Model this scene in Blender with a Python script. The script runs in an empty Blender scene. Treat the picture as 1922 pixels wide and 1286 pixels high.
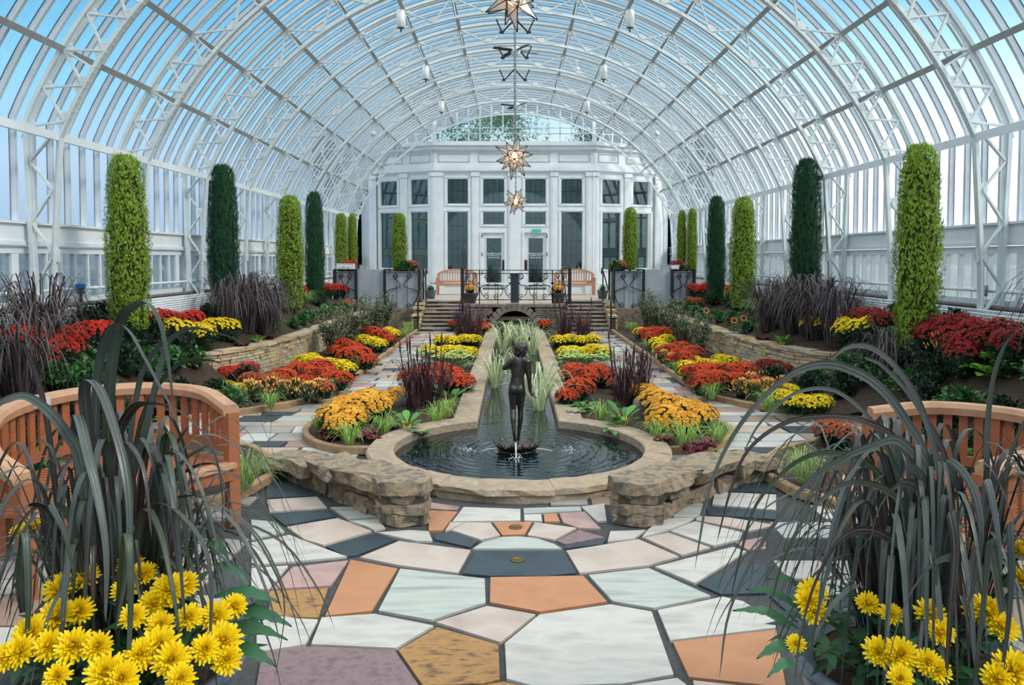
import bpy, bmesh, math, random
from mathutils import Vector, Matrix
PI = math.pi
scene = bpy.context.scene
COL = scene.collection

# ---------------------------------------------------------------- camera
F_PX, W_PX, H_PX = 1466.0, 1922.0, 1286.0
CX, HORIZON, EYE = 961.0, 487.0, 2.0
PITCH = math.radians(2.9)
CY = HORIZON + F_PX*math.tan(PITCH)
cam_data = bpy.data.cameras.new('camera')
cam = bpy.data.objects.new('camera', cam_data)
COL.objects.link(cam)
cam.location = (0, 0, EYE)
cam.rotation_euler = (PI/2 - PITCH, 0, 0)
cam_data.sensor_width = 36.0
cam_data.lens = 36.0*F_PX/W_PX
cam_data.shift_x = 0.0
cam_data.shift_y = (CY - H_PX/2)/W_PX
cam_data.clip_end = 400
scene.camera = cam

# ---------------------------------------------------------------- sky, sun, exposure
scene.view_settings.view_transform = 'Standard'
scene.view_settings.look = 'None'
scene.view_settings.gamma = 1.0
scene.view_settings.use_curve_mapping = False
scene.view_settings.exposure = 0.30
ZEN_FILL, REAR_FILL = 1.9, 1.25
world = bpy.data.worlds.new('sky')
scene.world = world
world.use_nodes = True
wn, wl = world.node_tree.nodes, world.node_tree.links
wn.clear()
w_out = wn.new('ShaderNodeOutputWorld')
w_bg = wn.new('ShaderNodeBackground')
w_tc = wn.new('ShaderNodeTexCoord')
w_sep = wn.new('ShaderNodeSeparateXYZ')
wl.new(w_tc.outputs['Generated'], w_sep.inputs[0])
def w_ramp(stops):
    r = wn.new('ShaderNodeValToRGB')
    els = r.color_ramp.elements
    while len(els) < len(stops): els.new(0.5)
    for e, (p, c) in zip(els, stops):
        e.position = p; e.color = (*c, 1)
    return r
w_left = w_ramp([(0.0, (.30,.40,.50)), (.04, (.36,.50,.66)), (.11, (.44,.61,.80)), (.20, (.24,.60,.82)), (.31, (.08,.38,.68)), (.42, (.62,.74,.88)), (.65, (.93,.98,1.0)), (1.0, (.93,.98,1.0))])
w_right = w_ramp([(0.0, (.78,.82,.84)), (.04, (.98,1.0,1.0)), (.13, (1.0,1.03,1.05)), (.22, (.52,.84,.95)), (.31, (.12,.46,.76)), (.42, (.66,.78,.90)), (.65, (.93,.98,1.0)), (1.0, (.93,.98,1.0))])
for r in (w_left, w_right): wl.new(w_sep.outputs['Z'], r.inputs[0])
# sky strengthened high overhead and behind the viewer, added as fill light
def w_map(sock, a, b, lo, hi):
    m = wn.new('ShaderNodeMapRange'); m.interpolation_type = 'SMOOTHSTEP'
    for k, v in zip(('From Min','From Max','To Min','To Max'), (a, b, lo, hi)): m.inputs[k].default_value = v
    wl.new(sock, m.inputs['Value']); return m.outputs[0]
w_hi = w_map(w_sep.outputs['Z'], .36, .65, 1.0, ZEN_FILL)
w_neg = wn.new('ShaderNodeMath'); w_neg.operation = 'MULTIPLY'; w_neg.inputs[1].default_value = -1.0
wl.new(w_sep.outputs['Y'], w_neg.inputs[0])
w_back = w_map(w_neg.outputs[0], .05, .6, 1.0, REAR_FILL)
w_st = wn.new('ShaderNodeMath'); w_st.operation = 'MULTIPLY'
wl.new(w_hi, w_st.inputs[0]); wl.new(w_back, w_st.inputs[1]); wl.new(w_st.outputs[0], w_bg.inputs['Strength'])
w_side = wn.new('ShaderNodeMapRange')
w_side.interpolation_type = 'SMOOTHSTEP'
w_side.inputs['From Min'].default_value = -0.35
w_side.inputs['From Max'].default_value = 0.45
wl.new(w_sep.outputs['X'], w_side.inputs['Value'])
w_mix = wn.new('ShaderNodeMix'); w_mix.data_type = 'RGBA'
wl.new(w_side.outputs[0], w_mix.inputs['Factor'])
wl.new(w_left.outputs[0], w_mix.inputs['A']); wl.new(w_right.outputs[0], w_mix.inputs['B'])
wl.new(w_mix.outputs['Result'], w_bg.inputs['Color'])
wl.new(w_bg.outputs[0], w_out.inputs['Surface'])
sun_data = bpy.data.lights.new('sun', 'SUN')
sun_data.energy = 2.2
sun_data.angle = math.radians(12)
sun_data.color = (1.0, .95, .86)
sun = bpy.data.objects.new('sun', sun_data)
COL.objects.link(sun)
sun.rotation_euler = Vector((-.72, .35, -.62)).to_track_quat('-Z', 'Y').to_euler()
scene.cycles.max_bounces = 8
scene.cycles.diffuse_bounces = 3
scene.cycles.glossy_bounces = 3
scene.cycles.transmission_bounces = 4
scene.cycles.transparent_max_bounces = 24
scene.cycles.caustics_reflective = False
scene.cycles.caustics_refractive = False
scene.cycles.sample_clamp_indirect = 4.0

# ---------------------------------------------------------------- measuring: rays of the photograph
def ray(px, py):
    u, v = (px-CX)/F_PX, (CY-py)/F_PX
    c, s = math.cos(PITCH), math.sin(PITCH)
    return Vector((u, c+v*s, -s+v*c))
EYEV = Vector((0, 0, EYE))
def G(px, py, z=0.0):
    d = ray(px, py); t = (z-EYE)/d.z
    return EYEV + d*t
def P(px, py, Y):
    d = ray(px, py)
    return EYEV + d*(Y/d.y)

# ---------------------------------------------------------------- materials
def lin(c):
    return tuple(((x/255)/12.92 if x/255 <= .04045 else ((x/255+.055)/1.055)**2.4) for x in c)
MATS = {}
def mat(name, cols, rough=.6, scale=6.0, island=0.0, bump=0.0, bscale=None, metal=0.0, transl=0.0, spec=.5, detail=4.0, stretch=None, obj_var=0.0):
    """cols: one or more 0-255 colours mixed by noise (and by a random value per mesh island)."""
    if name in MATS: return MATS[name]
    m = bpy.data.materials.new(name); m.use_nodes = True
    nt = m.node_tree; N, L = nt.nodes, nt.links
    N.clear()
    out = N.new('ShaderNodeOutputMaterial'); b = N.new('ShaderNodeBsdfPrincipled')
    b.inputs['Roughness'].default_value = rough; b.inputs['Metallic'].default_value = metal
    b.inputs['Specular IOR Level'].default_value = spec
    L.new(b.outputs[0], out.inputs['Surface'])
    tc = N.new('ShaderNodeTexCoord')
    vec = tc.outputs['Object']
    if stretch:
        mp = N.new('ShaderNodeMapping'); mp.inputs['Scale'].default_value = stretch
        L.new(vec, mp.inputs['Vector']); vec = mp.outputs[0]
    cl = [lin(c) for c in cols]
    colsock = None
    if len(cl) == 1:
        b.inputs['Base Color'].default_value = (*cl[0], 1)
    else:
        nz = N.new('ShaderNodeTexNoise'); nz.inputs['Scale'].default_value = scale; nz.inputs['Detail'].default_value = detail
        L.new(vec, nz.inputs['Vector'])
        fac = nz.outputs['Fac']
        mr = N.new('ShaderNodeMapRange'); mr.inputs['From Min'].default_value = .3; mr.inputs['From Max'].default_value = .7
        L.new(fac, mr.inputs['Value']); fac = mr.outputs[0]
        if island > 0:
            ge = N.new('ShaderNodeNewGeometry')
            mx = N.new('ShaderNodeMix'); mx.data_type = 'FLOAT'; mx.inputs[0].default_value = island
            L.new(fac, mx.inputs[2]); L.new(ge.outputs['Random Per Island'], mx.inputs[3])
            fac = mx.outputs[0]
        if obj_var > 0:
            oi = N.new('ShaderNodeObjectInfo')
            mx = N.new('ShaderNodeMix'); mx.data_type = 'FLOAT'; mx.inputs[0].default_value = obj_var
            L.new(fac, mx.inputs[2]); L.new(oi.outputs['Random'], mx.inputs[3])
            fac = mx.outputs[0]
        rp = N.new('ShaderNodeValToRGB'); els = rp.color_ramp.elements
        while len(els) < len(cl): els.new(.5)
        for i, (e, c) in enumerate(zip(els, cl)):
            e.position = i/(len(cl)-1); e.color = (*c, 1)
        L.new(fac, rp.inputs[0]); L.new(rp.outputs[0], b.inputs['Base Color'])
        colsock = rp.outputs[0]
    if bump > 0:
        bn = N.new('ShaderNodeTexNoise'); bn.inputs['Scale'].default_value = bscale or scale*4; bn.inputs['Detail'].default_value = 5
        L.new(vec, bn.inputs['Vector'])
        bp = N.new('ShaderNodeBump'); bp.inputs['Strength'].default_value = bump; bp.inputs['Distance'].default_value = .02
        L.new(bn.outputs['Fac'], bp.inputs['Height']); L.new(bp.outputs[0], b.inputs['Normal'])
    if transl > 0:
        tr = N.new('ShaderNodeBsdfTranslucent'); ms = N.new('ShaderNodeMixShader'); ms.inputs[0].default_value = transl
        if colsock: L.new(colsock, tr.inputs['Color'])
        else: tr.inputs['Color'].default_value = (*cl[0], 1)
        L.new(b.outputs[0], ms.inputs[1]); L.new(tr.outputs[0], ms.inputs[2]); L.new(ms.outputs[0], out.inputs['Surface'])
    MATS[name] = m
    return m
def glass_mat(name, tint=(.96,.99,1.0), milk=.05, milkcol=(.8,.87,.92), gloss=.06):
    m = bpy.data.materials.new(name); m.use_nodes = True
    N, L = m.node_tree.nodes, m.node_tree.links
    N.clear()
    out = N.new('ShaderNodeOutputMaterial')
    t = N.new('ShaderNodeBsdfTransparent'); t.inputs[0].default_value = (*tint, 1)
    tl = N.new('ShaderNodeBsdfTranslucent'); tl.inputs[0].default_value = (*milkcol, 1)
    g = N.new('ShaderNodeBsdfGlossy'); g.inputs['Roughness'].default_value = .05
    m1 = N.new('ShaderNodeMixShader'); m1.inputs[0].default_value = milk
    m2 = N.new('ShaderNodeMixShader')
    fr = N.new('ShaderNodeFresnel'); fr.inputs['IOR'].default_value = 1.45
    ml = N.new('ShaderNodeMath'); ml.operation = 'MULTIPLY'; ml.inputs[1].default_value = gloss/.04*.5
    L.new(fr.outputs[0], ml.inputs[0]); L.new(ml.outputs[0], m2.inputs[0])
    L.new(t.outputs[0], m1.inputs[1]); L.new(tl.outputs[0], m1.inputs[2])
    L.new(m1.outputs[0], m2.inputs[1]); L.new(g.outputs[0], m2.inputs[2])
    L.new(m2.outputs[0], out.inputs['Surface'])
    MATS[name] = m
    return m
def emit_mat(name, c, s):
    m = bpy.data.materials.new(name); m.use_nodes = True
    N, L = m.node_tree.nodes, m.node_tree.links
    b = N['Principled BSDF']
    b.inputs['Base Color'].default_value = (*lin(c), 1); b.inputs['Emission Color'].default_value = (*lin(c), 1); b.inputs['Emission Strength'].default_value = s
    MATS[name] = m
    return m

# ---------------------------------------------------------------- mesh building
class MB:
    def __init__(s): s.v = []; s.f = []; s.m = []; s.smooth = []
    def add(s, vs, fs, mi=0, sm=False):
        o = len(s.v); s.v.extend(tuple(x) for x in vs)
        for f in fs:
            s.f.append(tuple(i+o for i in f)); s.m.append(mi); s.smooth.append(sm)
    def box(s, c, d, rz=0.0, mi=0, M=None):
        x, y, z = d[0]/2, d[1]/2, d[2]/2
        vs = [Vector(p) for p in ((-x,-y,-z),(x,-y,-z),(x,y,-z),(-x,y,-z),(-x,-y,z),(x,-y,z),(x,y,z),(-x,y,z))]
        R = M if M is not None else Matrix.Rotation(rz, 3, 'Z')
        c = Vector(c)
        s.add([c+R@v for v in vs], [(0,3,2,1),(4,5,6,7),(0,1,5,4),(1,2,6,5),(2,3,7,6),(3,0,4,7)], mi)
    def bar(s, a, b, w, h, mi=0, up=Vector((0,0,1))):
        a, b = Vector(a), Vector(b); d = b-a; l = d.length
        if l < 1e-6: return
        d /= l; x = d.cross(Vector(up))
        if x.length < 1e-4: x = d.cross(Vector((0,1,0)))
        x.normalize(); z = x.cross(d).normalized()
        M = Matrix((x, d, z)).transposed()
        s.box((a+b)/2, (w, l, h), mi=mi, M=M)
    def tube(s, pts, r, n=8, mi=0, cap=True, closed=False):
        pts = [Vector(p) for p in pts]; k = len(pts)
        rs = r if isinstance(r, (list, tuple)) else [r]*k
        vs, fs = [], []; px = None
        for i, p in enumerate(pts):
            if closed: t = pts[(i+1) % k]-pts[i-1]
            else: t = pts[min(i+1, k-1)]-pts[max(i-1, 0)]
            t.normalize()
            if px is None:
                px = t.cross(Vector((0,0,1)))
                if px.length < .05: px = t.cross(Vector((0,1,0)))
            else:
                px = px - t*px.dot(t)
                if px.length < 1e-5: px = t.orthogonal()
            px.normalize(); py = t.cross(px)
            for j in range(n):
                a = 2*PI*j/n
                vs.append(p + (px*math.cos(a)+py*math.sin(a))*rs[i])
        for i in range(k if closed else k-1):
            for j in range(n):
                a, b = i*n+j, i*n+(j+1) % n
                i2 = (i+1) % k
                c, d = i2*n+(j+1) % n, i2*n+j
                fs.append((a, b, c, d))
        if cap and not closed:
            fs.append(tuple(range(n-1, -1, -1))); fs.append(tuple(range((k-1)*n, k*n)))
        s.add(vs, fs, mi, True)
    def lathe(s, prof, c=(0,0,0), n=20, mi=0, sm=True):
        c = Vector(c); vs, fs = [], []
        for r, z in prof:
            for j in range(n):
                a = 2*PI*j/n; vs.append(c+Vector((r*math.cos(a), r*math.sin(a), z)))
        for i in range(len(prof)-1):
            for j in range(n):
                a, b = i*n+j, i*n+(j+1) % n
                fs.append((a, b, b+n, a+n))
        if prof[0][0] > 1e-4: fs.append(tuple(range(n-1, -1, -1)))
        if prof[-1][0] > 1e-4: fs.append(tuple(range((len(prof)-1)*n, len(prof)*n)))
        s.add(vs, fs, mi, sm)
    def prism(s, poly, z0, z1, mi=0):
        k = len(poly); vs = [(p[0], p[1], z0) for p in poly]+[(p[0], p[1], z1) for p in poly]
        ar = sum(poly[i][0]*poly[(i+1) % k][1]-poly[(i+1) % k][0]*poly[i][1] for i in range(k))
        fs = [tuple(range(k-1, -1, -1)), tuple(range(k, 2*k))]+[(i, (i+1) % k, (i+1) % k+k, i+k) for i in range(k)]
        if ar < 0: fs = [f[::-1] for f in fs]
        s.add(vs, fs, mi)
    def blade(s, pts, w, mi=0, n=10, fold=.25, side=None, tip=.55, root=.6, vein=False):
        P_ = catmull(pts, n); k = len(P_); vs, fs = [], []; prev = side
        for i, p in enumerate(P_):
            t = (P_[min(i+1, k-1)]-P_[max(i-1, 0)])
            if t.length < 1e-6: t = Vector((0,0,1))
            t.normalize()
            sd = t.cross(Vector((0,0,1))) if prev is None else prev - t*prev.dot(t)
            if sd.length < 1e-3: sd = t.orthogonal()
            sd.normalize(); prev = sd
            u = i/(k-1); ww = w*.5*min(1, root+u*2.0)*(max(0, 1-u)**tip)
            nn = sd.cross(t)
            if vein:      # a raised midrib and two shallow channels
                vs += [p-sd*ww+nn*ww*fold, p-sd*ww*.5+nn*ww*fold*.3, p-sd*ww*.09, p+nn*ww*.10, p+sd*ww*.09, p+sd*ww*.5+nn*ww*fold*.3, p+sd*ww+nn*ww*fold]
            else: vs += [p-sd*ww+nn*ww*fold, p, p+sd*ww+nn*ww*fold]
        if vein:
            o = len(s.v); s.v.extend(tuple(x) for x in vs)
            for i in range(k-1):
                for j in range(6):
                    a = o+i*7+j; s.f.append((a, a+1, a+8, a+7)); s.m.append(1 if j in (2, 3) else mi); s.smooth.append(True)
            return
        for i in range(k-1):
            a = i*3
            fs += [(a, a+1, a+4, a+3), (a+1, a+2, a+5, a+4)]
        s.add(vs, fs, mi, True)
    def mesh(s, name, mats):
        me = bpy.data.meshes.new(name)
        me.from_pydata(s.v, [], s.f)
        for m in (mats if isinstance(mats, (list, tuple)) else [mats]): me.materials.append(m)
        me.polygons.foreach_set('material_index', s.m)
        me.polygons.foreach_set('use_smooth', s.smooth)
        me.update()
        return me
    def build(s, name, mats, parent=None, loc=None, **props):
        return link(name, s.mesh(name, mats), parent, loc, **props)
def link(name, me, parent=None, loc=None, **props):
    o = bpy.data.objects.new(name, me); COL.objects.link(o)
    if parent is not None: o.parent = parent
    if loc is not None: o.location = loc
    for k, v in props.items(): o[k] = v
    return o
def thing(name, label, cat, loc=(0,0,0), rz=0.0, sc=1.0, group=None, kind=None):
    o = bpy.data.objects.new(name, None); COL.objects.link(o)
    o.location = loc; o.rotation_euler = (0, 0, rz); o.scale = (sc,)*3 if not isinstance(sc, (tuple, list)) else sc
    o.empty_display_size = .1
    o['label'] = label; o['category'] = cat
    if group: o['group'] = group
    if kind: o['kind'] = kind
    return o
def copy_tree(o, parent=None):
    c = o.copy(); COL.objects.link(c)
    if parent is not None: c.parent = parent
    for ch in o.children: copy_tree(ch, c)
    return c
def catmull(pts, n):
    pts = [Vector(p) for p in pts]
    if len(pts) == 2: return [pts[0].lerp(pts[1], i/n) for i in range(n+1)]
    q = [pts[0]*2-pts[1]]+pts+[pts[-1]*2-pts[-2]]; out = []
    segs = len(pts)-1
    for i in range(n+1):
        u = i/n*segs; k = min(int(u), segs-1); t = u-k
        a, b, c, d = q[k:k+4]
        out.append(.5*((2*b)+(c-a)*t+(2*a-5*b+4*c-d)*t*t+(3*b-a-3*c+d)*t**3))
    return out
def interp(tab, x):
    if x <= tab[0][0]: return tab[0][1]
    for (a, b), (c, d) in zip(tab, tab[1:]):
        if x <= c: return b+(d-b)*(x-a)/(c-a)
    return tab[-1][1]
ORD = ['nearest', 'second', 'third', 'fourth', 'fifth', 'sixth', 'seventh', 'eighth', 'ninth', 'tenth', 'eleventh', 'twelfth', 'thirteenth', 'fourteenth', 'fifteenth', 'sixteenth', 'seventeenth', 'eighteenth', 'nineteenth', 'twentieth']
AX = .07    # the garden's axis

M_WHITE = mat('white_paint', [(232,236,238),(222,228,231)], rough=.45, scale=3)
M_STEEL = mat('painted_steel', [(222,228,228),(208,216,216)], rough=.5, scale=5)
M_IRON = mat('black_iron', [(22,24,27),(34,36,38)], rough=.5, scale=20)
M_GREYP = mat('grey_render', [(168,174,180),(150,157,164)], rough=.8, scale=3)
M_STONE = mat('limestone', [(126,110,88),(182,156,116),(204,180,140),(168,158,146),(212,196,164)], rough=.85, scale=7, island=.6, bump=.7, bscale=22)
M_STONEG = mat('grey_limestone', [(66,60,54),(112,98,82),(152,134,110),(98,92,84),(158,124,84)], rough=.85, scale=9, island=.35, bump=1.0, bscale=18)
M_CURB = mat('sandstone_curb', [(138,108,78),(164,134,100),(148,120,92)], rough=.8, scale=8, bump=.5)
M_RIM = mat('pool_coping', [(140,124,104),(172,150,124),(150,134,116),(186,170,148)], rough=.85, scale=6, island=.3, bump=.8, bscale=26)
M_SOIL = mat('dark_soil', [(46,36,28),(74,58,44),(34,28,22)], rough=.95, scale=22, bump=1.0, bscale=50)
M_GROUT = mat('dark_grout', [(58,60,62),(74,75,76)], rough=.9, scale=30, bump=.3)
M_WOOD = mat('teak', [(138,80,50),(160,96,62),(150,88,56),(172,108,72)], rough=.5, scale=3, stretch=(3,3,14), bump=.08, island=.6)
M_WOODTOP = mat('weathered_teak', [(166,122,92),(184,142,110),(156,112,84)], rough=.6, scale=5, bump=.1)
M_BENCH = mat('pale_teak', [(178,128,98),(196,146,114)], rough=.55, scale=5, island=.5)
M_GLASS = glass_mat('roof_glass')

from mathutils import noise as mnoise
def roughen(me, amt, freq, cuts=2, seed=0.0):
    """break the flat faces of a stone mesh into rough, chipped ones"""
    bm = bmesh.new(); bm.from_mesh(me)
    bmesh.ops.subdivide_edges(bm, edges=[e for e in bm.edges if e.calc_length() > .05], cuts=cuts, use_grid_fill=True)
    for v in bm.verts:
        p = v.co*freq+Vector((seed, seed*.7, seed*1.3)); n = mnoise.noise_vector(p)+.5*mnoise.noise_vector(p*2.3)
        v.co += n*amt
    bm.to_mesh(me); bm.free(); me.update()
# ================================================================ THE GLASSHOUSE
RI, RO, RG, RC = 6.08, 6.55, 6.72, -.95+EYE     # inner chord, outer chord, glass radii; centre height
A0 = math.radians(23.6)
Y_END = 30.6
def on_arc(r, a, y=0.0): return Vector((AX + r*math.cos(a), y, RC + r*math.sin(a)))
def S(**k): return dict(kind='structure', **k)
RIB_Y = [9.62+2.295*n for n in range(-1, 9)]
LEG_Z = .75
def make_arch():
    a = thing('arch_truss', '', 'roof truss')
    del a['category']
    a['kind'] = 'structure'
    half = 34
    def path(r, xb):
        pts = [Vector((AX+xb, 0, LEG_Z)), Vector((AX+xb-.02, 0, 1.9))]
        n = 2*half
        pts += [on_arc(r, A0+(PI-2*A0)*i/n) for i in range(n+1)]
        pts += [Vector((AX-xb+.02, 0, 1.9)), Vector((AX-xb, 0, LEG_Z))]
        return pts
    for nm, r, xb, w, h in (('inner_chord', RI, 5.71, .085, .022), ('outer_chord', RO, 5.98, .07, .045)):
        mb = MB(); pts = path(r, xb); cen = Vector((AX, 0, 1.5)); ring = []
        for i, p in enumerate(pts):
            t = (pts[min(i+1, len(pts)-1)]-pts[max(i-1, 0)]).normalized()
            nrm = Vector((t.z, 0, -t.x))
            if nrm.dot(p-cen) < 0: nrm = -nrm
            ring.append((p-nrm*h/2, p+nrm*h/2))
        vs, fs = [], []
        for a_, b_ in ring:
            for q in (a_+Vector((0,-w/2,0)), a_+Vector((0,w/2,0)), b_+Vector((0,w/2,0)), b_+Vector((0,-w/2,0))): vs.append(q)
        for i in range(len(ring)-1):
            for j in range(4):
                fs.append((i*4+j, i*4+(j+1) % 4, i*4+4+(j+1) % 4, i*4+4+j))
        mb.add(vs, fs)
        # a rib standing off the plate makes the chord a tee
        for i in range(len(pts)-1):
            out = (pts[i]-cen).normalized()*(.03 if nm == 'inner_chord' else -.035)
            mb.bar(pts[i]+out, pts[i+1]+out, .016, .05, up=out)
        if nm == 'inner_chord':      # rivet rows on the lower plate
            for i in range(3, len(pts)-4):
                for q in (.3, .7):
                    p = pts[i].lerp(pts[i+1], q); o_ = (p-cen).normalized()*-.012
                    for y in (-.028, .028): mb.box(p+o_+Vector((0,y,0)), (.015,.015,.012))
        mb.build(nm, M_STEEL, a)
    web, gus = MB(), MB()
    nodes = []
    angs = [23.2, 27.8, 32.4, 37.0, 41.6, 50.8, 60.0, 69.2, 78.4, 90.0]
    for sgn in (1, -1):
        for i in range(len(angs)):
            cv = (lambda x: math.radians(x)) if sgn > 0 else (lambda x: PI-math.radians(x))
            a1 = angs[i]; a2 = angs[i+1] if i+1 < len(angs) else 98.0
            o, n, o2 = on_arc(RO-.03, cv(a1)), on_arc(RI+.03, cv((a1+a2)/2)), on_arc(RO-.03, cv(a2))
            if i+1 < len(angs):
                web.bar(o, n, .022, .045, up=(0,1,0)); web.bar(n, o2, .022, .045, up=(0,1,0))
            if a1 in (32.4, 41.6, 50.8, 60.0, 69.2, 78.4, 23.2): web.bar(o, on_arc(RI+.03, cv(a1)), .022, .04, up=(0,1,0))
            for c, q in (((o, -.04), (n, .04)) if i+1 < len(angs) else ((o, -.04),)):
                rr = (c-Vector((AX,0,RC))).normalized(); tt = Vector((-rr.z,0,rr.x))
                M = Matrix((tt, Vector((0,1,0)), rr)).transposed()
                gus.add([c+rr*(q+z_)+tt*x_+Vector((0,y_,0)) for y_ in (-.009,.009) for x_, z_ in ((-.15,-.05*(1 if q < 0 else -1)*-1),(.15,-.05*(1 if q < 0 else -1)*-1),(.06,.07*(1 if q < 0 else -1)*-1),(-.06,.07*(1 if q < 0 else -1)*-1))], [(0,1,2,3),(7,6,5,4),(0,4,5,1),(1,5,6,2),(2,6,7,3),(3,7,4,0)])
                for bx in (-.08, 0, .08):
                    gus.box(c+rr*q+tt*bx, (.018, .034, .018), M=M)
        zs = [LEG_Z+.1, 1.25, 1.65, 2.05, 2.45, 2.85, 3.2, 3.5]
        for j in range(len(zs)-1):
            def xi(z): return 5.71-.02*(z-LEG_Z) if z < 2.6 else math.sqrt(max(RI**2-(z-RC)**2, 1))+0
            a_ = AX+sgn*(5.69 if zs[j] < 3.3 else 5.6); b_ = AX+sgn*5.96
            p, q = (a_, b_) if j % 2 else (b_, a_)
            web.bar((p,0,zs[j]), (q,0,zs[j+1]), .022, .05, up=(0,1,0))
            gus.box((p,0,zs[j]), (.12,.022,.16))
    web.build('lattice_web', M_STEEL, a); gus.build('gusset_plates', M_STEEL, a)
    return a
arch0 = make_arch()
for i, y in enumerate(RIB_Y):
    o = arch0 if i == 0 else copy_tree(arch0)
    o.location.y = y
    o['label'] = 'white riveted lattice arch across the glasshouse, ' + (ORD[i] + ' from the viewer' if i < 9 else 'last one before the white end wall')
# glass skin and glazing bars
g = MB()
def skin_pts(r, xb):
    n = 60
    return [Vector((AX+xb, 0, 2.43))]+[on_arc(r, A0+(PI-2*A0)*i/n) for i in range(n+1)]+[Vector((AX-xb, 0, 2.43))]
sp = skin_pts(RG, 6.17)
Y0G = -9.0
g.add([(p.x, Y0G, p.z) for p in sp]+[(p.x, Y_END, p.z) for p in sp], [(i, i+1, i+1+len(sp), i+len(sp)) for i in range(len(sp)-1)], 0, True)
ceil = g.build('ceiling', M_GLASS, label='curved glass vault of the conservatory', kind='structure')
bars = MB()
M_BAR = mat('glazing_bar_paint', [(214,220,226),(200,208,215)], rough=.45)
M_BAR_SHADE = mat('bar_side_shade', [(64,84,108)], rough=.5)  # dark strip along each bar, its shaded side put into colour
bp = skin_pts(RG-.045, 6.125)
nb = 0
y = Y0G+.2
cenv = Vector((AX, 0, RC))
while y < Y_END:
    vs, fs = [], []
    for p in bp:
        out = (p-cenv).normalized()
        for dy, dr in ((-.034, .03), (-.024, -.03), (.024, -.03), (.034, .03)): vs.append(p+out*dr+Vector((0, y, 0))+Vector((0, dy, 0)))
    for i in range(len(bp)-1):
        for j in range(3): fs.append((i*4+j, i*4+j+1, i*4+5+j, i*4+4+j))
    bars.add(vs, fs)
    vs, fs = [], []
    for p in bp:
        out = (p-cenv).normalized()
        for dy in (-.046, .046): vs.append(p+out*.032+Vector((0, y+dy, 0)))
    for i in range(len(bp)-1): fs.append((i*2, i*2+1, i*2+3, i*2+2))
    bars.add(vs, fs, 1)
    y += .3825; nb += 1
bars.build('glazing_bars', [M_BAR, M_BAR_SHADE], ceil, kind='structure')
# purlins, eave beam
for s, nm in ((-1, 'left'), (1, 'right')):
    for j, a in enumerate((32.4, 41.6, 50.8, 60.0, 69.2, 78.4)):
        an = math.radians(a) if s > 0 else PI-math.radians(a)
        mb = MB(); rr = on_arc(1, an)-on_arc(0, an)
        M = Matrix((Vector((-rr.z,0,rr.x)), Vector((0,1,0)), rr)).transposed()
        mb.box(on_arc(RO+.02, an, (Y0G+Y_END)/2), (.045, Y_END-Y0G, .085), M=M)
        mb.box(on_arc(RO-.03, an, (Y0G+Y_END)/2), (.08, Y_END-Y0G, .015), M=M)
        mb.build('roof_purlin', mat('purlin_grey', [(176,178,176),(160,163,162)], rough=.5), None, kind='structure', label=f'grey purlin running the length of the vault, {["lowest","second lowest","third lowest","third from the ridge","second from the ridge","nearest the ridge"][j]} on the {nm} side')
    mb = MB(); mb.box((AX+s*5.60, (Y0G+28.2)/2, 3.49), (.05, 28.2-Y0G, .095)); mb.box((AX+s*5.63, (Y0G+28.2)/2, 3.49), (.10, 28.2-Y0G, .02))
    mb.build('eave_beam', M_WHITE, None, kind='structure', label=f'white eave beam tying the arches together on the {nm}')
    mb = MB(); mb.tube([(AX+s*5.97, Y0G, 3.62), (AX+s*5.97, Y_END, 3.62)], .028)
    mb.build('roller_pipe', M_WHITE, None, kind='structure', label=f'thin white pipe above the eave beam on the {nm}')
    # lower side wall
    wl_ = MB(); yc, ln = (Y0G+Y_END)/2, Y_END-Y0G
    wl_.box((AX+s*6.14, yc, 2.33), (.16, ln, .24)); wl_.box((AX+s*6.08, yc, 2.20), (.10, ln, .05)); wl_.box((AX+s*6.12, yc, 2.45), (.2, ln, .03))
    wl_.box((AX+s*6.12, yc, 2.12), (.08, ln, .09)); wl_.box((AX+s*6.12, yc, 1.44), (.10, ln, .09)); wl_.box((AX+s*6.2, yc, .95), (.16, ln, .92))
    y = Y0G+.1
    i = 0
    while y < Y_END:
        wl_.box((AX+s*6.12, y, 1.78), (.07, .14 if i % 7 == 0 else .035, .62)); y += .328; i += 1
    w = wl_.build('wall_'+nm, M_WHITE, None, kind='structure', label=f'low white side wall with a band of upright panes on the {nm}')
    gp = MB(); gp.box((AX+s*6.12, yc, 1.78), (.006, ln, .6)); gp.build('glass_panes', M_GLASS, w, kind='structure')
    # heating pipes in front of the low panes
    mb = MB(); mb.tube([(AX+s*5.98, 2, 1.60), (AX+s*5.98, Y_END-2, 1.60)], .022)
    mb.build('heating_pipe', M_STEEL, None, label=f'grey heating pipe along the low panes on the {nm}', category='pipe')
    mb = MB(); mb.tube([(AX+s*5.90, 2, 1.40), (AX+s*5.90, Y_END-2, 1.40)], .03)
    mb.build('heating_pipe', mat('rusty_pipe', [(120,112,106),(96,88,82)], rough=.7, scale=14), None, label=f'dark lower heating pipe above the ribbed white cover on the {nm}', category='pipe')
    mb = MB()
    for k in range(9):
        mb.tube([(AX+s*5.62, 3, 1.04+k*.037), (AX+s*5.62, 22.0, 1.04+k*.037)], .021, n=6)
    mb.box((AX+s*5.645, 12.5, 1.19), (.02, 19, .36)); mb.box((AX+s*5.66, 12.5, 1.375), (.09, 19, .025))
    mb.build('heater_cover', M_WHITE, None, label=f'ribbed white heater cover at the back of the {nm} bed', category='heater cover')
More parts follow.
